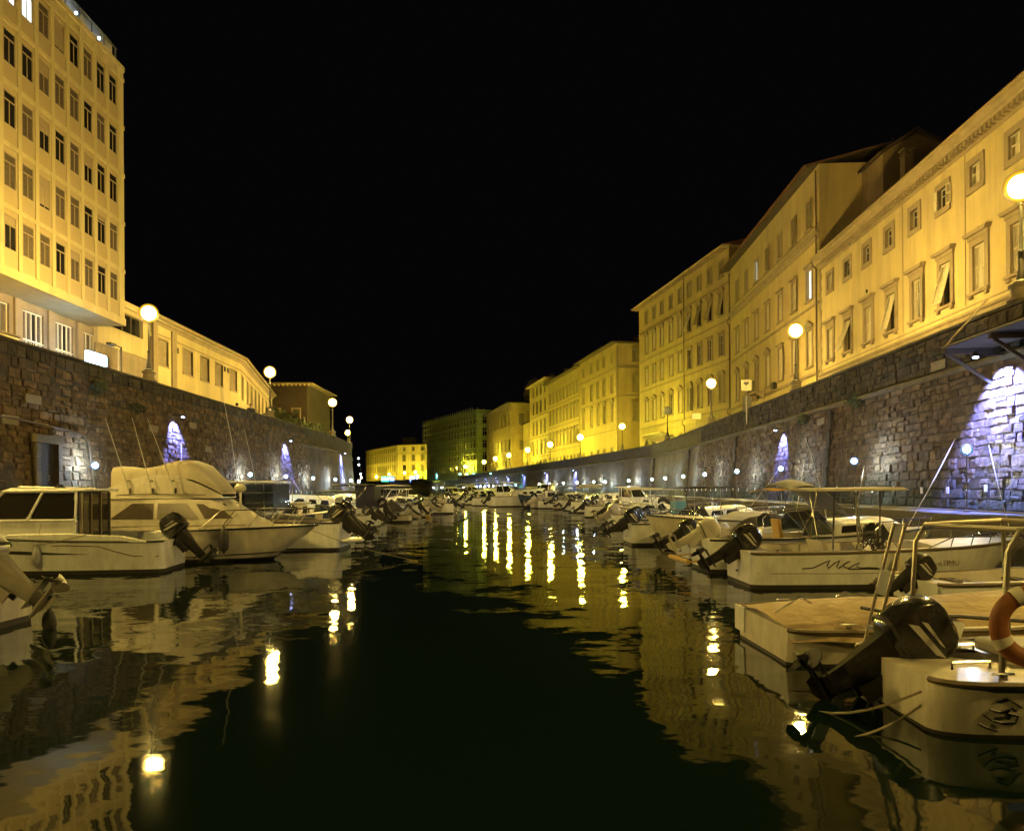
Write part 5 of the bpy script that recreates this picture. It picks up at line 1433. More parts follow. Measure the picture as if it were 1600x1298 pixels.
def ttop(parent, x0, x1, z, zb, w, m='canvas_cream'):
    c = MB(); c.hexa([(x0, -w, z), (x1, -w*.9, z+.02), (x1, w*.9, z+.02), (x0, w, z), (x0+.05, -w+.03, z+.06), (x1-.1, -w*.85, z+.08), (x1-.1, w*.85, z+.08), (x0+.05, w-.03, z+.06)])
    o = c.build('t_top', m, parent, bevel=.02)
    for sg in (1, -1):
        for xa, xb in ((x0+.45, x0+.55), (x1-.6, x1-.45)): MB().tube([(xa, sg*w*.8, z), (xb, sg*.34, zb)], .02, 6).build('leg', 'steel', o)
        MB().tube([(x0+.47, sg*w*.7, z-.35), (x1-.55, sg*w*.7, z-.35)], .014, 6).build('brace', 'steel', o)
    return o
def canvas_cover(parent, H, t0, t1, h=.35, m='canvas_navy', peak=.5, seed=1):
    r = random.Random(seed); ph = r.uniform(0, 6)
    def f(a, b):
        t = t0+(t1-t0)*a; w = H.w(t)+.03; z = H.zs(t)
        v = 2*b-1; ridge = (1-abs(v)**1.25)*h*math.sin(PI*min(1, max(0.02, a)))**peak
        sagz = -.03*math.sin(6*PI*a+ph)*(1-v*v)-.02*math.sin(9*b*PI)*(1-v*v)
        ed = -.10 if b in (0, 1) else .02
        if b in (0, 1): return (t*H.L, v*(w+.02), z-.09-.05*math.sin(a*23+ph)**2)
        return (t*H.L, v*w, z+ridge+sagz+ed)
    c = MB(); c.grid(f, 16, 12); return c.build('canvas_cover', m, parent, smooth=60)
def cabin(parent, H, t0, t1, h=.55, m='gelcoat', win=True, nwin=2, curtain=False, lean=.5):
    """rounded trunk cabin with side windows"""
    xa, xb = t0*H.L, t1*H.L
    wa, wb = H.w(t0)-.14, H.w(t1)*.75
    za, zb = H.zs(t0), H.zs(t1)
    rs = []
    for f, k in ((0, 1), (.35, 1), (.6, 1), (.75, .93), (.88, .55), (1, .08)):
        x = lerp(xa, xb, f); w = lerp(wa, wb, f**1.5); z = lerp(za, zb, f)
        rs.append([(x, w, z-.02), (x-.02, w*.93, z+h*k*.75), (x-.03, w*.80, z+h*k*.95), (x-.03, 0, z+h*k*1.03), (x-.03, -w*.80, z+h*k*.95), (x-.02, -w*.93, z+h*k*.75), (x, -w, z-.02)])
    c = MB(); c.rings(rs, False, False); c.quad(rs[0])
    o = c.build('cabin', m, parent, smooth=40); fix_normals(o.data)
    if win:
        for sg in (1, -1):
            for i in range(nwin):
                f0, f1 = .08+i*.56/nwin, .08+(i+1)*.56/nwin-.05
                def P(f, q):
                    x = lerp(xa, xb, f); w = lerp(wa, wb, f**1.5); z = lerp(za, zb, f)
                    return (x-.01, sg*(lerp(w, w*.93, q)+.006), z-.02+(h*.75+.02)*q)
                d_ = .06 if i == nwin-1 else 0
                g = MB(); g.quad([P(f0, .30), P(f1+d_, .30), P(f1-.02, .86), P(f0+.02, .86)]); g.build('side_window', 'glass_curtain' if curtain else 'glass_dark', o, smooth=0, thick=.012)
    return o
def pilothouse(parent, H, t0, t1, zr, m='gelcoat', roof_over=.35, rake=.45):
    xa, xb = t0*H.L, t1*H.L; w = H.w(t0)-.16; w2 = min(w, H.w(t1)-.08)
    z0 = H.zs(t0); zm = z0+(zr-z0)*.42; xr = xb-rake
    b = MB()   # lower coaming
    b.hexa([(xa, -w, .15), (xb, -w2, z0-.05), (xb, w2, z0-.05), (xa, w, .15), (xa, -w, zm), (xb, -w2, zm), (xb, w2, zm), (xa, w, zm)])
    o = b.build('wheelhouse', m, parent, bevel=.02); fix_normals(o.data)
    P = lambda f, q, sg: (lerp(lerp(xa, xb, f), lerp(xa, xr, f), q), sg*lerp(lerp(w, w2, f), lerp(w*.95, w2*.9, f), q), lerp(zm, zr, q))
    for sg in (1, -1):
        fr = MB()
        for f in (0, .46, 1): fr.tube([P(f, 0, sg), P(f, 1, sg)], .035, 6)
        fr.tube([P(0, 0, sg), P(1, 0, sg)], .03, 6).tube([P(0, 1, sg), P(1, 1, sg)], .035, 6)
        fr.build('window_post', m, o)
        for f0, f1 in ((.03, .43), (.49, .97)):
            g = MB(); g.quad([P(f0, .06, sg), P(f1, .06, sg), P(f1, .94, sg), P(f0, .94, sg)]); g.build('side_window', 'glass_dark', o, smooth=0, thick=.01)
    g = MB(); g.quad([P(1, .06, .94), P(1, .06, -.94), P(1, .94, -.94), P(1, .94, .94)]); g.build('front_window', 'glass_dark', o, smooth=0, thick=.01)
    r = MB(); r.hexa([(xa-roof_over, -w*1.02, zr), (xr+.12, -w2*.95, zr), (xr+.12, w2*.95, zr), (xa-roof_over, w*1.02, zr), (xa-roof_over, -w*.98, zr+.07), (xr-.1, -w2*.85, zr+.09), (xr-.1, w2*.85, zr+.09), (xa-roof_over, w*.98, zr+.07)])
    r.build('wheelhouse_roof', m, parent, bevel=.03)
    return o

CLEAT = MB().tube([(-.09, 0, .05), (.09, 0, .05)], .012, 6).box(-.03, .03, -.012, .012, 0, .05).mesh('cleat', 'steel')
MOOR = {'R': 'moored below the palazzi', 'L': 'moored below the rough tower side wall'}
def new_boat(name='motorboat'):
    return empty(name, (0, 0, 0))
def common(root, H, hm='gelcoat', af='antifoul', xc=.55, rail='rubber', deck='boat_deck', zf=.12, x0=.08):
    H.shell([hm, af], root); H.deck(root, x0=x0, xc=xc, m=deck, zf=zf); H.rail(root, rail)
    for t, sg in ((.08, 1), (.08, -1), (.9, 0)):
        x, y, z = t*H.L, sg*(H.w(t)-.08), H.zs(t)+(.02 if sg else .07)
        link('cleat', CLEAT, root, (x, y, z))

TEMPL = {}
def build_template(kind, tag_='', **k):
    """templates used for the many moored boats"""
    r = new_boat()
    if kind == 'console':
        H = Hull(5.4, 2.05, .68); common(r, H, k.get('hm', 'gelcoat')); console(r, 2.2, .12); seat(r, 1.35, .12); H.bow_rail(r); outboard(r, H, k.get('tilt', 62), 1.0, k.get('cowl', 'motor_black'))
    elif kind == 'cuddy':
        H = Hull(5.9, 2.25, .78, rise=.3); common(r, H, k.get('hm', 'gelcoat'), xc=.48); cabin(r, H, .48, .86, .40); windshield(r, H, .50); seat(r, 1.3, .12, 1.2); H.bow_rail(r, .6); outboard(r, H, k.get('tilt', 60), 1.05, k.get('cowl', 'motor_black'))
        if k.get('canopy'): folded_bimini(r, H, 1.3, H.H+.75, k['canopy'])
    elif kind == 'bimini':
        H = Hull(5.6, 2.15, .70); common(r, H, k.get('hm', 'gelcoat')); console(r, 2.3, .12); seat(r, 1.4, .12); bimini(r, H, 1.1, 3.4, 1.95, k.get('canvas', 'canvas_cream')); H.bow_rail(r); outboard(r, H, k.get('tilt', 60), 1.0, k.get('cowl', 'motor_black'))
    elif kind == 'covered':
        H = Hull(5.2, 2.0, .62); common(r, H, k.get('hm', 'gelcoat')); canvas_cover(r, H, .1, k.get('t1', .8), k.get('h', .45), k.get('canvas', 'canvas_navy'), seed=k.get('seed', 1)); outboard(r, H, k.get('tilt', 60), .95, k.get('cowl', 'motor_black'))
    elif kind == 'ttop':
        H = Hull(6.2, 2.25, .78, rise=.3); common(r, H, k.get('hm', 'gelcoat')); console(r, 2.6, .14); seat(r, 1.8, .14); ttop(r, 1.9, 3.9, 2.05, .7, .85, k.get('canvas', 'canvas_black')); H.bow_rail(r); outboard(r, H, k.get('tilt', 60), 1.1, k.get('cowl', 'motor_black'), y=.0)
    elif kind == 'pilot':
        H = Hull(6.4, 2.4, .85, rise=.35); common(r, H, k.get('hm', 'gelcoat'), xc=.42); pilothouse(r, H, .40, .68, 2.15); cabin(r, H, .66, .9, .35, win=False); H.bow_rail(r, .62); outboard(r, H, k.get('tilt', 55), 1.05, k.get('cowl', 'motor_black'))
    elif kind == 'dinghy':
        H = Hull(3.9, 1.6, .42, rise=.22, rake=.45); common(r, H, k.get('hm', 'gelcoat_cream'), xc=.8, rail='rub_brown'); th = MB(); [th.box(x, x+.24, -.68, .68, .34, .37) for x in (.75, 1.8, 2.7)]; th.build('thwarts', 'bark', r); outboard(r, H, k.get('tilt', 65), .72, k.get('cowl', 'motor_grey'))
    elif kind == 'cruiser':
        H = Hull(7.6, 2.7, 1.0, rise=.4, rake=.95); common(r, H, k.get('hm', 'gelcoat'), xc=.38); cabin(r, H, .36, .90, .62, nwin=3); windshield(r, H, .46, .55, lean=.5); bimini(r, H, .7, 2.9, 2.35, k.get('canvas', 'canvas_navy')); H.bow_rail(r, .5); outboard(r, H, k.get('tilt', 40), 1.15, k.get('cowl', 'motor_black'))
    elif kind == 'workboat':
        H = Hull(6.0, 2.2, .72, rise=.5, rake=.35, full=3); common(r, H, k.get('hm', 'gelcoat_blue'), 'antifoul_red', xc=.5, rail='frame_white'); cb = MB(); cb.box(2.4, 3.5, -.62, .62, .2, 1.45); o = cb.build('wheelhouse', 'gelcoat_cream', r, bevel=.04)
        for sg in (1, -1): MB().box(2.6, 3.3, sg*.62-.01, sg*.62+.01, .95, 1.3).build('side_window', 'glass_dark', o)
        MB().box(3.495, 3.51, -.45, .45, .95, 1.3).build('front_window', 'glass_dark', o); MB().box(2.2, 3.65, -.72, .72, 1.452, 1.52).build('wheelhouse_roof', 'gelcoat_cream', r, bevel=.02)
        MB().tube([(2.9, 0, 1.5), (2.9, 0, 2.6)], .025, 6).build('mast', 'steel_dull', r)
    return r, H
def place(root, x, y, rz, label, group=None, sc=1.0, cat='boat', roll=0, z=0):
    root.location = (x, y, z); root.rotation_euler = (rad(roll), 0, rz)
    if sc != 1: root.scale = (sc, sc, sc)
    tag(root, label, cat, group)

# ============ named boats, palazzi side ============
# B1: nearest, stern towards the water, at the lower right of the picture
b = new_boat(); H = Hull(6.4, 2.05, .44, rise=.3, rake=.6, wl=.02, sr=.06, sa=.24)
common(b, H, 'gelcoat_cream', rail='rub_brown', xc=.6, deck='gelcoat_cream', zf=.16, x0=.2)
canv = canvas_cover(b, H, .34, .62, .22, 'canvas_tan', seed=4)
outboard(b, H, 60, 1.22, 'motor_black', z=.22, x=.12, y=.30, ll=.45)
a_ = MB(); w_ = .78
for sg in (1, -1): a_.tube([(.55, sg*w_, .44), (.62, sg*w_, 1.5), (.72, sg*w_, 1.68), (1.5, sg*w_, 1.72)], .024, 8)
a_.tube([(.72, w_, 1.68), (.72, -w_, 1.68)], .024, 8); a_.tube([(1.5, w_, 1.72), (1.5, -w_, 1.72)], .024, 8)
for sg in (1, -1): a_.tube([(1.5, sg*w_, 1.72), (1.55, sg*w_, .44)], .022, 8)
a_.build('steel_arch', 'steel_dull', b)
ld_ = MB()
for yy in (.52, .76): ld_.tube([(.08, yy, .46), (.20, yy, .95), (.40, yy, 1.70)], .018, 8)
for zz, xx in ((.62, .12), (1.14, .27)): ld_.box(xx-.02, xx+.02, .53, .75, zz, zz+.04)
lo2 = ld_.build('boarding_ladder', 'steel_dull', b)
MB().hexa([(.19, .53, .98), (.21, .53, .98), (.21, .75, .98), (.19, .75, .98), (.26, .53, 1.22), (.28, .53, 1.22), (.28, .75, 1.22), (.26, .75, 1.22)]).build('step_pad', 'rubber', lo2)
MB().hexa([(.35, .53, 1.50), (.37, .53, 1.50), (.37, .75, 1.50), (.35, .75, 1.50), (.40, .53, 1.69), (.42, .53, 1.69), (.42, .75, 1.69), (.40, .75, 1.69)]).build('step_pad', 'rubber', lo2)
MB().tube([(1.12, -.70, .50), (1.12, -.70, 1.1), (1.12, -.70, 1.36)], .035, 8).build('orange_post', 'lifebuoy_orange', b)
hp = MB()
for k, (x, y) in enumerate([(.3, -.5), (.9, -.62), (.6, .3)]): hp.tube([(x, y, .47), (x, y, .53), (x+.35, y+.05, .53), (x+.35, y+.05, .47)], .012, 6)
hp.build('grab_rails', 'steel', b)
for k, (x, y, r_) in enumerate(((.75, .15, .16), (1.05, -.25, .13))):
    co = MB(); co.tube([(x+(r_-.02*(i//14))*math.cos(i*.45), y+(r_-.02*(i//14))*math.sin(i*.45), .475+.012*(i//14)) for i in range(42)], .013, 5); co.build('rope_coil', 'rope' if k else 'rope_dark', b, smooth=60)
MB().box(.30, .95, .55, .95, .462, .49).build('hatch', 'gelcoat', b, bevel=.012)
MB().box(1.0, 1.55, -.15, .45, .47, .60).build('seat_cushion', 'cushion', b, bevel=.04)
# brushed black registration scrawl on the side nearest the camera
sc_ = MB(); ptsl = [[(.42, .31), (.50, .34), (.56, .30), (.62, .26)], [(.38, .24), (.46, .22), (.54, .25), (.50, .18), (.42, .17)], [(.33, .20), (.40, .15), (.48, .13), (.58, .14)], [(.30, .12), (.36, .09), (.45, .06), (.40, .11)], [(.52, .21), (.60, .19), (.58, .12)]]
for l in ptsl: sc_.tube([(x, -H.side(x/H.L, z)-.001, z) for x, z in l], .011, 5)
sc_.build('brushed_number', 'ink', b, smooth=0)
place(b, 3.5, 7.12, rad(-2), 'cream motorboat nearest the camera with steel arch, boarding ladder and large black tilted outboard', roll=-1)
# orange lifebuoy hung on the arch
lb = empty('lifebuoy', (4.80, 7.05, .86), 0, 'orange lifebuoy with pale bands hung on the steel arch of the nearest boat', 'lifebuoy')
tr = MB(); rs = []
for i in range(33):
    a = 2*PI*i/32; rs.append([((.27+.075*math.cos(p))*math.cos(a), .055*math.sin(p), (.27+.075*math.cos(p))*math.sin(a)) for p in [k*PI/5 for k in range(10)]])
tr.rings(rs, True, False); tr.build('ring', 'lifebuoy_orange', lb, smooth=60)
for a0 in (.35, 1.92, 3.49, 5.06):
    bd = MB(); rs = []
    for i in range(4):
        a = a0+i*.09; rs.append([((.27+.080*math.cos(p))*math.cos(a), .060*math.sin(p), (.27+.080*math.cos(p))*math.sin(a)) for p in [k*PI/5 for k in range(10)]])
    bd.rings(rs, True, False); bd.build('band', 'lifebuoy_band', lb, smooth=60)
MB().tube([(0, 0, .34), (0, 0, .86), (.02, .0, .86)], .008, 5).build('hanging_line', 'rope', lb)
lb.rotation_euler = (0, 0, rad(-12)); lb.location = (4.22, 6.20, .92)

# B2: low boat with brown tarpaulin and stepped swim platform
b = new_boat(); H = Hull(8.2, 2.35, .42, rise=.35, rake=.7, wl=.04); common(b, H, 'gelcoat_cream', rail='rub_brown', xc=.5, x0=.12, zf=.18)
canvas_cover(b, H, .0, .80, .20, 'canvas_tan', peak=.3, seed=8)
wd = MB(); wd.prism([(.95, .06), (1.75, .06), (1.9, .52), (1.75, .60), (1.25, .60)], 'y', -1.20, -.55); o = wd.build('stern_step', 'gelcoat', b, bevel=.03); fix_normals(o.data)
MB().tube([(1.0, -.60, .62), (1.25, -1.21, .61), (1.8, -1.22, .61), (2.9, -1.22, .52)], .022, 6).build('step_trim', 'rubber', b)
hp = MB(); hp.tube([(.1, -.2, .5), (.35, -.4, .72), (.6, -.1, .6)], .014, 6).tube([(1.1, .3, .62), (1.3, .5, .66), (1.5, .2, .62)], .014, 6); hp.build('grab_rails', 'steel', b)
MB().box(-.02, .02, .62, 1.02, .1, .44).build('stern_plate', 'gelcoat', b, bevel=.01)
place(b, 3.15, 9.75, rad(1), 'long low boat under a brown tarpaulin between the nearest boat and the white console boat')

# B2b: low dinghy further in with dark tilted outboard
b, H = build_template('dinghy', cowl='motor_leg', tilt=58, hm='gelcoat'); 
place(b, 6.9, 13.2, rad(2), 'small low white dinghy with a dark hooded outboard beside the brown tarpaulin', sc=1.12)

# B3: white console boat with script emblem and T-top
b = new_boat(); H = Hull(6.15, 2.2, .74, rise=.20, rake=.75, full=3.0); common(b, H, 'gelcoat', xc=.62, rail='rub_brown')
console(b, 2.75, .14, .7, .80); seat(b, 1.75, .14, .9); ttop(b, 1.35, 3.35, 1.98, .75, .80, 'canvas_cream'); H.bow_rail(b, .58, .22)
outboard(b, H, 60, 1.05, 'motor_black', z=.62)
mb = MB()
for l in ([(.98, .43), (1.2, .45), (1.42, .56), (1.52, .60), (1.47, .50), (1.50, .44)], [(1.50, .44), (1.62, .55), (1.72, .60), (1.66, .48), (1.70, .44), (1.82, .53), (1.92, .58), (1.84, .55), (1.80, .47), (1.90, .44), (2.0, .50)], [(2.0, .50), (2.12, .55), (2.06, .47), (2.16, .44), (2.3, .45), (2.5, .44)], [(1.9, .42), (2.2, .425), (2.55, .42)]):
    mb.tube([(x, -H.side(x/H.L, z)-.004, z) for x, z in l], .013, 5)
mb.build('script_emblem', 'ink', b, smooth=0)
tm = text_mesh('PORTIMU', .155, 'ink_brown')
o = link('lettering', tm, b, (3.55, -H.side(.62, .5)-.012, .47), (rad(86), 0, rad(1.5)))
MB().tube([(x*.1, -H.side(x*.1/H.L, .33)-.002, .33) for x in range(1, 52, 3)], .006, 4).build('hull_crease', 'rub_brown', b)
an = MB(); an.tube([(5.6, 0, .98), (5.9, 0, 1.02), (6.2, 0, .98)], .02, 6); an.lathe([(.001, -.05), (.05, -.04), (.05, .04), (.001, .05)], 8, (5.7, 0, 1.05), 'y'); an.build('anchor_roller', 'steel', b)
rdr = MB()
for sg in (-.16, .16): rdr.tube([(2.15, -1.0+sg*.3, .76), (2.1, -1.0+sg*.3, 1.9)], .014, 6)
rdr.build('rod_rack', 'steel_dull', b)
place(b, 4.85, 16.5, rad(1), 'white console boat with a black script emblem on its side and a flat cream top', roll=.5)
ck = MB(); R2 = random.Random(2)
for i in range(12):
    c0 = (R2.uniform(-.22, .22), R2.uniform(-.2, .2), R2.uniform(0, .28)); pts = [(c0[0]+.09*math.cos(a*.9+i), c0[1]+.05*math.sin(a*1.3), c0[2]+.08*math.sin(a+i)) for a in range(9)]; ck.tube(pts, .014, 5)
tag(ck.build('gear_bundle', 'rope_dark', None, (7.35, 15.6, .82)), 'tangle of dark ropes and gear by the console of the script emblem boat', 'rope bundle')

# B4: cuddy with grey canvas hood
b = new_boat(); H = Hull(6.0, 2.3, .80, rise=.25, rake=.8); common(b, H, 'gelcoat', xc=.5)
cabin(b, H, .50, .86, .38); windshield(b, H, .52, .55, .5); seat(b, 1.2, .12, 1.3, .45, .4); seat(b, 2.0, .12, .5, .6, .55, 'canvas_ochre')
c = MB(); c.grid(lambda a, v: (1.9+1.45*a-.25*math.sin(PI*v)*.3, -.92+1.84*v, 1.98+.16*math.sin(PI*v)-.62*a**2.2+.20*math.sin(PI*a)), 12, 8)
o = c.build('canvas_hood', 'canvas_grey', b, smooth=60, thick=.015)
for xx, zz in ((1.9, 1.98), (2.6, 2.02)):
    f = MB(); f.tube([(2.4, .98, .85), (xx, .92, zz), (xx, .5, zz+.12), (xx, 0, zz+.15), (xx, -.5, zz+.12), (xx, -.92, zz), (2.4, -.98, .85)], .014, 6); f.build('frame', 'steel', o)
MB().grid(lambda a, v: (1.55+.45*a, -.9+1.8*v, 1.96+.06*math.sin(PI*v)+.05*a), 2, 6).build('hood_flap', 'canvas_ochre', b, smooth=60, thick=.01)
outboard(b, H, 66, 1.0, 'motor_white', z=.7)
tm = text_mesh('EUTEOMAR', .13, 'ink')
link('lettering', tm, b, (.28, -H.side(.1, .52)-.014, .50), (rad(87), 0, 0))
o = MB(); o.prism([(.10, .48), (.20, .60), (.22, .50)], 'y', -H.side(.02, .5)-.012, -H.side(.02, .5)-.006); oo = o.build('emblem', 'ink', b, smooth=0); fix_normals(oo.data)
H.bow_rail(b, .6, .28)
sf = MB(); sf.tube([(-.55, -.95, .28), (-.55, .95, .28)], .06, 8).tube([(-.5, -.9, .28), (0, -.85, .34)], .02, 6).tube([(-.5, .9, .28), (0, .85, .34)], .02, 6); sf.build('padded_stern_bar', 'canvas_ochre', b)
place(b, 4.75, 19.4, rad(1.5), 'white cuddy boat with dark lettering, grey canvas hood and a pale outboard', roll=-.6)

# B5..: specific neighbours, then the row
def unique(kind, x, y, rz, label, sc=1.0, roll=0, **k):
    b, H = build_template(kind, **k); place(b, x, y, rz, label, None, sc, roll=roll); return b
unique('console', 4.9, 22.2, rad(2), 'white open boat with twin pale stripe cowl outboard, next behind the lettered cuddy', cowl='motor_black', tilt=64)
b = new_boat(); H = Hull(4.9, 2.0, .95, rise=.2, rake=.35, full=3.4); common(b, H, 'gelcoat_cream', 'antifoul_red', xc=.55, rail='rubber')
canvas_cover(b, H, .1, .5, .3, 'canvas_grey', seed=5); H.bow_rail(b, .6, .25)
place(b, 9.5, 25.8, rad(171), 'cream boat with bluff bow turned to the canal and rust red bottom paint')
unique('ttop', 4.3, 28.7, rad(2), 'white boat with black flat top and tilted black outboard, beyond the bluff bowed boat', canvas='canvas_black')
unique('covered', 6.4, 24.0, rad(3), 'white boat under a pointed black tent cover near the wall', canvas='canvas_black', h=.75, t1=.6, cowl='motor_grey', sc=.9)

# ============ named boats, tower side ============
# flybridge cruiser, bow to the canal
b = new_boat('flybridge_boat'); H = Hull(7.0, 2.75, .92, rise=.10, rake=1.05, full=2.8); common(b, H, 'gelcoat_cream', xc=.30, rail='steel', deck='gelcoat_cream')
xa, xb = .55, 5.15; w = 1.16
rs = []
for x, k, zt in ((1.15, 1, 1.82), (2.2, 1, 1.84), (3.4, .98, 1.84), (4.15, .93, 1.80)): rs.append([(x, w*k, .92), (x, w*k*.98, 1.25), (x, w*k*.90, zt), (x, 0, zt+.05), (x, -w*k*.90, zt), (x, -w*k*.98, 1.25), (x, -w*k, .92)])
rs.append([(5.0, w*.86, .94), (4.85, w*.84, 1.25), (4.30, w*.80, 1.72), (4.30, 0, 1.78), (4.30, -w*.80, 1.72), (4.85, -w*.84, 1.25), (5.0, -w*.86, .94)])
rs.append([(5.45, w*.60, .98), (5.35, w*.58, 1.15), (5.1, w*.5, 1.28), (5.1, 0, 1.34), (5.1, -w*.5, 1.28), (5.35, -w*.58, 1.15), (5.45, -w*.60, .98)])
rs.append([(5.7, w*.2, 1.0), (5.7, w*.2, 1.02), (5.7, w*.15, 1.04), (5.7, 0, 1.05), (5.7, -w*.15, 1.04), (5.7, -w*.2, 1.02), (5.7, -w*.2, 1.0)])
c = MB(); c.rings(rs, False, False); c.quad(rs[0]); cab = c.build('cabin', 'gelcoat_cream', b, smooth=35); fix_normals(cab.data)
def quadwin(pts, name, m, par, thick=.012): g = MB(); g.quad(pts); return g.build(name, m, par, smooth=0, thick=thick)
for sg in (1, -1):
    Y = lambda z: sg*(lerp(w*.98, w*.90, (z-1.25)/.59)+.008)
    quadwin([(1.35, Y(1.28), 1.28), (2.55, Y(1.28), 1.28), (2.55, Y(1.72), 1.72), (1.95, Y(1.72), 1.72)], 'side_window', 'glass_curtain', cab)
    quadwin([(2.68, Y(1.28)-.0, 1.28), (3.85, Y(1.28)-sg*.03, 1.28), (3.50, Y(1.72)-sg*.02, 1.72), (2.68, Y(1.72), 1.72)], 'side_window', 'glass_curtain', cab)
    quadwin([(4.02, sg*1.085, 1.27), (4.80, sg*.98, 1.27), (4.32, sg*.955, 1.68), (3.75, sg*1.02, 1.70)], 'quarter_window', 'glass_curtain', cab)
    MB().prism([(.02, .92), (1.15, .92), (1.15, 1.80), (.95, 1.70), (.42, 1.42)][::1], 'y', sg*1.14-.03, sg*1.14+.03).build('cockpit_side', 'gelcoat_cream', b, bevel=.01)
    MB().tube([(1.2, sg*(w+.01), 1.06), (5.2, sg*(w*.92), 1.08)], .012, 6).build('grab_line', 'rub_brown', cab)
for yy in (-.5, 0, .5): quadwin([(4.93, yy-.22, 1.30), (4.93, yy+.22, 1.30), (4.38, yy+.20, 1.70), (4.38, yy-.20, 1.70)], 'front_window', 'glass_dark', cab)
fb = MB(); F = [(.65, 1.0, 1.80), (.75, 1.08, 1.86)]
rs = []
for x, hw, z0, z1 in ((.70, 1.08, 1.84, 1.90), (1.6, 1.10, 1.86, 2.35), (2.4, 1.08, 1.86, 2.55), (3.2, 1.0, 1.86, 2.52), (3.9, .88, 1.86, 2.2), (4.35, .62, 1.86, 1.94)): rs.append([(x, hw, z0), (x, hw*.94, z1), (x, hw*.86, z1), (x, hw*.84, z0+.03), (x, -hw*.84, z0+.03), (x, -hw*.86, z1), (x, -hw*.94, z1), (x, -hw, z0)])
fb.rings(rs, True, True); o = fb.build('flybridge', 'gelcoat_cream', b, smooth=35); fix_normals(o.data)
cv = MB(); rs = []
for x, zt, zb, hw in ((1.28, 2.78, 2.22, .96), (1.34, 2.80, 2.22, 1.0), (1.9, 2.72, 2.30, 1.01), (2.5, 2.80, 2.38, .99), (2.9, 2.94, 2.42, .96), (3.3, 2.97, 2.44, .92), (3.6, 2.86, 2.40, .88), (4.05, 2.42, 2.18, .78), (4.35, 2.08, 1.98, .60)):
    rs.append([(x, hw, zb), (x, hw*.97, lerp(zb, zt, .7)), (x, hw*.86, zt-.03), (x, hw*.4, zt+.02), (x, -hw*.4, zt+.02), (x, -hw*.86, zt-.03), (x, -hw*.97, lerp(zb, zt, .7)), (x, -hw, zb)])
cv.rings(rs, True, True); cvo = cv.build('canvas_cover', 'canvas_cream', b, smooth=50); fix_normals(cvo.data)
rl = MB(); rl.tube([(1.5, 1.06, 1.96), (4.1, .86, 1.96)], .01, 6).tube([(1.5, -1.09, 1.97), (2.4, -1.1, 2.0), (4.0, -.92, 1.96)], .012, 6); rl.build('trim_line', 'rub_brown', o)
for x, r_ in ((1.9, 0), (2.55, 0), (3.2, 0)): MB().lathe([(.03, 0), (.045, .05), (.03, .16), (.001, .17)], 8, (x, -1.09, 2.0)).build('rod_holder', 'steel', b)
MB().lathe([(.001, 0), (.10, .02), (.17, .08), (.17, .17), (.10, .25), (.001, .26)], 16, (4.72, -.1, 2.02)).tube([(4.72, -.1, 1.25), (4.72, -.1, 2.05)], .03, 6).build('radar_dome', 'gelcoat_cream', b, smooth=60)
br = MB(); top = []
for sg in (1, -1):
    pl = [(3.9, sg*1.22, .96), (4.5, sg*1.16, 1.50), (5.3, sg*1.0, 1.52), (6.1, sg*.70, 1.52), (6.7, sg*.36, 1.52), (7.0, 0, 1.52)]; br.tube(pl, .016, 6)
    for x, y_ in ((4.9, 1.1), (5.6, .90), (6.2, .62), (6.7, .34)): br.tube([(x-.38, sg*(y_+.04), 1.02), (x, sg*y_, 1.52)], .014, 6)
br.build('bow_rail', 'steel', b)
MB().tube([(t*7.0*.98, -H.side(t, .16+.02*t)-.004, .13+.17*t*t) for t in [i*.05 for i in range(1, 20)]], .018, 5).build('waterline_stripe', 'ink', b)
tm = text_mesh('BERNALEZ', .12, 'ink_brown'); link('lettering', tm, b, (.50, -1.185, 1.50), (rad(90), 0, 0))
MB().box(.62, 1.0, -1.185, -1.175, 1.10, 1.22).build('number_plate', 'ink_blue', b); tm = text_mesh('F1053', .10, 'frame_white'); link('lettering', tm, b, (.64, -1.192, 1.125), (rad(90), 0, 0))
place(b, -12.9, 23.15, rad(1), 'cream flybridge cruiser with canvas covered upper helm and three fishing rods, bow to the canal')
for i, (x, lean) in enumerate(((1.9, -.62), (2.55, -.50), (3.2, -.72))):
    base = Vector((-12.9+x, 23.15-1.09, 2.12)); tip = base+Vector((lean, -.1, 2.05))
    t = empty('fishing_rod', tuple(base), 0, ['fishing rod nearest the stern of the flybridge cruiser', 'middle fishing rod of the three on the flybridge cruiser', 'fishing rod nearest the bow of the flybridge cruiser'][i], 'fishing rod', 'fishing rods on the flybridge cruiser')
    v = tip-base; MB().tube([(0, 0, -.1), v*.1, v*.5, v], [.018, .016, .012, .006], 6).build('rod_blank', 'decal_pale', t); MB().lathe([(.001, -.03), (.04, -.03), (.04, .03), (.001, .03)], 8, tuple(v*.12+Vector((.05, 0, 0))), 'y').build('reel', 'steel_dull', t)

# cabin cruiser with black outboard, stern to the canal
b = new_boat(); H = Hull(6.9, 2.4, .80, rise=.38, rake=.8); hm = 'gelcoat'
common(b, H, hm, xc=.62, deck='gelcoat'); 
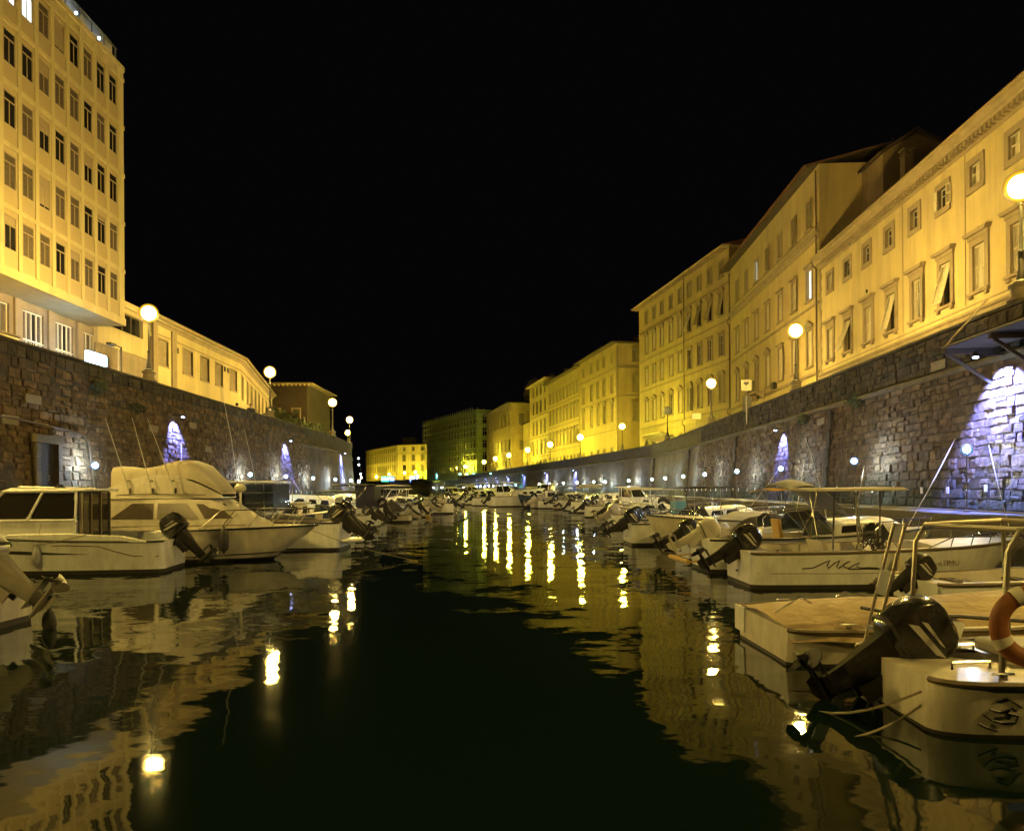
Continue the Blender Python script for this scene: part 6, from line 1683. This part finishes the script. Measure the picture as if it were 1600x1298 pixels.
# raised side mouldings and stripe
for sg in (1, -1):
    q = MB(); q.prism([(.35, .82), (.95, .95), (2.2, 1.03), (3.6, 1.02), (3.9, .86), (3.9, .80), (.35, .78)], 'y', sg*1.10-.06, sg*1.10+.06); o = q.build('side_moulding', hm, b, bevel=.02); fix_normals(o.data)
    st_ = MB(); st_.rings([[(x, sg*(H.side(x/H.L, z)+.006), z) for x, z in ((a, za), (a, zb))]+[(a, sg*(H.side(a/H.L, zb)+.002), zb)] for a, za, zb in ((1.7, .50, .505), (2.4, .50, .545), (3.2, .51, .60), (4.0, .56, .63), (4.6, .66, .67))], False, False); st_.build('side_stripe', 'ink', b, smooth=0)
    MB().tube([(x, sg*(H.side(x/H.L, z)+.004), z) for x, z in ((.1, .42), (.7, .44), (1.1, .56), (1.5, .70), (2.2, .73), (4.2, .72), (5.6, .80))], .016, 5).build('hull_crease', 'rub_brown', b)
o = pilothouse(b, H, .30, .66, 2.08, hm, .28, .75)
cabin(b, H, .62, .92, .34, hm, win=False); H.bow_rail(b, .6, .4)
MB().tube([(2.0, 0, 2.15), (3.9, 0, 2.2)], .03, 6).build('roof_rail', 'steel', b); MB().lathe([(.001, 0), (.12, 0), (.10, .1), (.001, .11)], 10, (2.75, .3, 2.16)).build('roof_vent', 'rubber', b)
dr_ = MB(); dr_.box(2.0, 2.04, -.9, .9, .9, 2.02); dr_.build('rear_door', 'glass_dark', o)
for yy in (-.9, -.3, .3, .88): MB().box(1.97, 2.05, yy-.03, yy+.03, .85, 2.05).build('door_frame', 'steel_dull', o)
outboard(b, H, 42, 1.18, 'motor_black', z=.70, x=-.08)
place(b, -9.0, 20.5, rad(187), 'white cabin cruiser with dark glazed wheelhouse and black outboard beside the flybridge cruiser')

# grey outboard of a boat mostly out of the picture
b = new_boat(); H = Hull(5.6, 2.1, .62); common(b, H, 'gelcoat_cream', xc=.55); console(b, 2.2, .12); seat(b, 1.3, .12); outboard(b, H, 52, 1.32, 'motor_grey', z=.70, y=.2, ll=.6); canvas_cover(b, H, .05, .45, .5, 'canvas_tan', seed=3)
place(b, -7.75, 11.6, rad(180), 'cream open boat at the picture edge with a tilted metallic grey outboard')

unique_L = [('dinghy', -7.8, 16.1, rad(181), 'small cream dinghy between the grey outboard and the white cabin cruiser', dict(cowl='motor_leg', tilt=65), .01)]
# hardtop sport boat with clear screens
b = new_boat(); H = Hull(7.6, 2.5, .95, rise=.25, rake=.9); common(b, H, 'gelcoat', xc=.5); cabin(b, H, .5, .9, .42)
ttop(b, 2.2, 5.0, 2.35, .95, 1.0, 'gelcoat'); c = MB(); c.quad([(2.25, -1.0, 1.35), (2.25, 1.0, 1.35), (2.3, .98, 2.3), (2.3, -.98, 2.3)]); c.quad([(2.25, -1.02, 1.35), (4.0, -1.02, 1.35), (4.0, -.98, 2.3), (2.3, -.98, 2.3)]); c.build('clear_curtain', 'windscreen_glass', b, smooth=0, thick=.008)
MB().box(3.95, 4.75, -1.04, -1.0, 1.1, 2.3).build('black_curtain', 'canvas_black', b); windshield(b, H, .62, .7, .6)
outboard(b, H, 50, 1.25, 'motor_black', y=.38, z=.8); outboard(b, H, 44, 1.25, 'motor_black', y=-.42, z=.8); H.bow_rail(b, .6)
MB().box(-.75, -.05, -1.0, 1.0, .30, .36).build('swim_platform', 'gelcoat', b, bevel=.02)
place(b, -5.95, 27.4, rad(180), 'sport boat with hard top, clear curtains and two tilted black outboards')

def unique2(kind, x, y, rz, label, sc=1.0, **k):
    b, H = build_template(kind, **k); place(b, x, y, rz, label, None, sc); return b
unique2('covered', -6.9, 31.0, rad(183), 'low white boat under a black cover beyond the two outboard sport boat', canvas='canvas_black')
unique2('console', -7.2, 34.2, rad(178), 'white open boat with raised black outboard, second beyond the sport boat', 1.1, tilt=58)
unique2('workboat', -13.6, 37.3, rad(2), 'dark blue workboat with a cream wheelhouse and mast below the second violet spot')
unique2('cuddy', -7.4, 40.4, rad(181), 'white cuddy boat with folded navy canopy midway along the rough wall', canopy='canvas_navy')
unique2('bimini', -7.6, 43.6, rad(180), 'white boat with black awning stretched over its console', canvas='canvas_black')
b = unique2('cruiser', -7.9, 47.2, rad(179), 'white cabin cruiser with navy canvas box at its stern', canvas='canvas_navy')
MB().box(.35, 1.5, -1.05, 1.05, .95, 2.30).build('canvas_box', 'canvas_navy', b, bevel=.05)
unique2('dinghy', -6.6, 50.2, rad(182), 'small cream dinghy tucked between two cabin cruisers', 1.1)
unique2('covered', -7.0, 53.0, rad(180), 'white boat with a rounded black cover, far half of the tower side row', canvas='canvas_black', h=.7, t1=.55)
unique2('cruiser', -6.9, 56.4, rad(180), 'white cabin cruiser without canvas box, far half of the tower side row', canvas='canvas_grey')
b, H = build_template('cuddy', cowl='motor_black'); place(b, -5.2, 68.0, rad(184), 'white cuddy boat standing well out into the canal past the tower side row', sc=1.15)

# ============ the rows, copied from a pool ============
POOL = []
for nm, kind, kw, desc in (
    ('a', 'console', dict(tilt=62), 'white open console boat'), ('b', 'cuddy', dict(canopy='canvas_navy', tilt=58), 'white cuddy boat with navy canopy'),
    ('c', 'bimini', dict(canvas='canvas_cream'), 'white boat with cream awning'), ('d', 'covered', dict(canvas='canvas_navy', seed=2), 'boat under a navy cover'),
    ('e', 'ttop', dict(canvas='canvas_grey', cowl='motor_grey'), 'white boat with grey flat top'), ('f', 'pilot', dict(), 'white wheelhouse boat'),
    ('g', 'dinghy', dict(), 'small cream dinghy'), ('h', 'cruiser', dict(canvas='canvas_cream'), 'large white cruiser with cream awning'),
    ('i', 'covered', dict(canvas='canvas_grey', seed=6, hm='gelcoat_cream', cowl='motor_white'), 'cream boat under a grey cover'), ('j', 'console', dict(hm='gelcoat_blue', cowl='motor_grey', tilt=50), 'dark blue open console boat'),
    ('k', 'cuddy', dict(hm='gelcoat_cream', tilt=66), 'cream cuddy boat with bare windshield'), ('l', 'workboat', dict(), 'dark blue workboat with wheelhouse')):
    r_, H_ = build_template(kind, **kw); POOL.append([r_, H_, desc, False])
def from_pool(i):
    r_, H_, desc, used = POOL[i]
    if not used: POOL[i][3] = True; return r_, H_, desc
    return copy_tree(r_), H_, desc
rb = random.Random(11)
order = [1, 0, 3, 4, 10, 6, 2, 8, 0, 5, 3, 9, 1, 7, 0, 2, 6, 10, 4, 8, 1, 11, 0, 3, 5, 2, 1, 9, 4, 0, 7, 8, 10, 2, 3, 6, 1, 5, 0, 4]
LIGHTW = ['near the bluff bowed boat', 'before the unlit lamp', 'below the tallest palazzo', 'before the corner palazzo']
ROWED = []
def row(path, y0, y1, step, side, gx, first_sc=1.0):
    s = path.s_of_y(y0); s1 = path.s_of_y(y1); k = 0
    while s < s1:
        q, d, n = path.at(s); i = order[(k*7+int(gx*3)) % len(order)] if side == 'L' else order[k % len(order)]
        rt, H_, desc = from_pool(i)
        L_ = H_.L; y = q.y
        sc = first_sc*rb.uniform(.96, 1.08) if y < 70 else rb.uniform(1.1, 1.3)
        gap = 2.6+rb.uniform(0, .6) + (0 if y < 70 else rb.uniform(1, 4) if side == 'R' else .5)
        stern = q+n*(gap+L_*sc)
        if y > 82 and side == 'R': stern = stern+n*rb.uniform(0, 3)
        hd = math.atan2(-n.y, -n.x)+rb.uniform(-.07, .07)
        if rb.random() < .15: stern = q+n*(gap+.4); hd += PI
        lab = '%s, %s %s' % (desc, nth(k), 'in the palazzi side row' if side == 'R' else 'past the rough wall cruisers')
        place(rt, stern.x, stern.y, hd, lab, 'boats moored along the quays', sc, roll=rb.uniform(-1, 1))
        ROWED.append((side, k, rt, H_, sc, desc, hd, q, n, y))
        s += step*sc*(1.0 if y < 90 else 1.15)*(1.15 if H_.B > 2.5 else 1); k += 1
row(RB, 31.6, 205, 2.75, 'R', 0)
row(LB, 59.6, 84, 2.9, 'L', 1)
# second, offset line of far boats lying off the curving quay
row2 = [(96, 17), (103, 18.5), (111, 19), (120, 20), (131, 21), (142, 21), (150, 20)]
for k, (y, off) in enumerate(row2):
    s = RB.s_of_y(y); q, d, n = RB.at(s); p = q+n*off; rt, H_, desc = from_pool([7, 5, 1, 7, 2, 10, 5][k])
    place(rt, p.x, p.y, math.atan2(-n.y, -n.x)+rb.uniform(-.2, .2), '%s lying off the curved far quay, %s of seven' % (desc, nth(k)), 'boats moored along the quays', 1.2)
for r_, H_, desc, used in POOL:
    if not used:
        for ch in list(KIDS.get(r_.name, [])): bpy.data.objects.remove(ch)
        bpy.data.objects.remove(r_)

# ---------------- fenders
def fender(x, y, z, label, m='rubber', r=.11, l=.5, up=.6, lean=(0, 0)):
    t = empty('fender', (x, y, z), 0, label, 'fender')
    MB().lathe([(.03, -l/2-.05), (.035, -l/2), (r*.7, -l/2+.03), (r, -l/2+.12), (r, l/2-.12), (r*.7, l/2-.03), (.035, l/2), (.03, l/2+.06), (.001, l/2+.07)], 14).build('fender_body', m, t, smooth=60)
    MB().tube([(0, 0, l/2+.04), (lean[0], lean[1], l/2+up)], .010, 5).build('fender_line', 'rope', t)
fender(-8.15, 21.70, .68, 'black cylinder fender hanging at the bow half of the flybridge cruiser', 'rubber', .135, .66, .40, (.3, .25))
fender(-11.75, 18.98, .48, 'pale worn fender hanging against the white cabin cruiser', 'canvas_grey', .10, .50, .55, (.05, .1))
fender(7.7, 15.28, .42, 'small pale fender on the script emblem boat', 'canvas_cream', .08, .4, .3)
fender(-7.0, 11.6, .1, 'black float by the grey outboard', 'rubber', .1, .35, .1)

# ---------------- mooring lines up to the wall and quay
def line(a, b, sag, label, r=.012, m='rope'):
    a, b = Vector(a), Vector(b); pts = [a.lerp(b, i/8)-Vector((0, 0, sag*math.sin(PI*i/8))) for i in range(9)]
    tag(MB().tube(pts, r, 5).build('mooring_line', m), label, 'rope')
def wallpt(path, y, z, o=.04):
    return on_wall(path, y, z, o)
line((9.9, 19.2, 1.1), wallpt(RB, 23.0, 3.5), .05, 'mooring line rising from the lettered cuddy bow to the stone wall', .014)
line((10.6, 16.3, 1.0), wallpt(RB, 21.2, 3.2), .08, 'mooring line rising from the script emblem boat to the stone wall', .012)
line((9.8, 22.0, 1.1), wallpt(RB, 29.5, 2.9), .05, 'mooring line slanting to the wall beside the second path light', .012)
line((9.4, 25.5, 1.1), wallpt(RB, 36.5, 3.35), .06, 'mooring line slanting up beside the violet beam', .014)
line((9.6, 31.5, 1.1), wallpt(RB, 40.5, 3.0), .05, 'mooring line slanting up past the third path light', .012)
line((-6.4, 23.2, 1.0), (-2.8, 22.2, .02), .1, 'slack line from the flybridge cruiser bow into the water', .010)
line((3.4, 6.4, .35), (2.6, 7.3, -.02), .12, 'pale line trailing from the nearest boat stern', .012)
line((3.6, 6.6, .25), (2.7, 6.3, -.02), .06, 'second pale line looping from the nearest boat stern', .010)
line((-10.6, 19.1, 1.0), (-11.8, 18.9, .75), .02, 'short fender line over the side of the white cabin cruiser', .012)
line((-14.2, 33, 1.1), wallpt(LB, 36.8, 4.3), .05, 'mooring line rising below the third spotlight on the rough wall', .012)
line((-13.8, 52, 1.1), wallpt(LB, 55, 3.0), .05, 'mooring line rising far along the rough wall', .012)
# whip aerials
for x, y, z, l, lab in ((-8.3, 23.4, 1.9, 3.6, 'long whip aerial leaning from the flybridge cruiser foredeck'), (-10.2, 31, 1.4, 3.2, 'whip aerial beyond the sport boat'), (8.2, 19.9, 1.0, 2.4, 'thin whip aerial on the lettered cuddy')):
    t = empty('whip_aerial', (x, y, z), 0, lab, 'aerial'); MB().tube([(0, 0, 0), (-.25, 0, l*.5), (-.6, 0, l)], [.014, .01, .005], 6).build('whip', 'decal_pale', t)
# mooring buoys and a blue crate
for i, (x, y, m, lab) in enumerate(((-6.3, 57.5, 'canvas_ochre', 'small orange float near the far tower side boats'), (-4.2, 66, 'canvas_cream', 'small pale float off the last tower side boat'))):
    t = empty('mooring_buoy', (x, y, 0.05), 0, lab, 'buoy'); MB().ball((0, 0, 0), .2, 12).lathe([(.04, .18), (.04, .26), (.001, .27)], 8).build('float', m, t, smooth=60)
t = empty('crate', (7.4, 34.2, .95), rad(20), 'light blue plastic crate standing on a boat near the wall', 'crate')
mb = MB(); mb.box(-.25, .25, -.2, .2, 0, .05)
for sx in (-1, 1): mb.box(sx*.25-.02, sx*.25+.02, -.2, .2, .05, .55); mb.box(-.23, .23, sx*.2-.02, sx*.2+.02, .05, .55)
mb.build('crate_body', 'crate_blue', t)
# weeds growing from the palazzi side wall
def weed(y, z, path, label, seed):
    rr = random.Random(seed); mb = MB(); p = Vector(on_wall(path, y, z, .08))
    crown(mb, (0, 0, 0), .42, 260, rr, .06, .6)
    t = empty('wall_plant', tuple(p), 0, label, 'plant'); mb.build('leaves', 'foliage_dark', t, smooth=0); MB().tube([(0.1, 0, -.1), (-.1, 0, .0), (-.2, .1, .25)], .02, 5).build('stem', 'bark', t)
weed(36.8, 5.35, RB, 'clump of weeds sprouting under the parapet by the violet spot', 1)
weed(30.5, 5.45, RB, 'smaller clump of weeds in the cordon midway to the platform', 2)
weed(29.5, 6.1, LB, 'weeds sprouting from the rough wall above the fishing rods', 3)
weed(32.5, 5.6, LB, 'weeds on the rough wall beside the first spotlight', 4)


for side, k, rt, H_, sc, desc, hd, q, n, y in ROWED:
    if y > 75: continue
    M = Matrix.Translation(rt.location) @ Matrix.Rotation(hd, 4, 'Z') @ Matrix.Scale(sc, 4)
    where = 'in the palazzi side row' if side == 'R' else 'past the rough wall cruisers'
    sg = -1 if side == 'R' else 1
    if k % 2 == 0 or y < 45:
        p = M @ Vector((.5*H_.L, sg*(H_.w(.5)+.12), .42))
        fender(p.x, p.y, p.z, 'fender hung on the %s boat %s' % (nth(k), where), R.choice(('rubber', 'canvas_cream', 'canvas_grey', 'gelcoat_blue')), .09, .42, .32)
    p = M @ Vector((.9*H_.L, 0, H_.zs(.9)+.1)); e = q+n*1.6+Vector((R.uniform(-.6, .6), R.uniform(-.6, .6)))
    line(p, (e.x, e.y, ZQ+.03), .10, 'mooring line from the %s boat %s to the walkway' % (nth(k), where), .014)
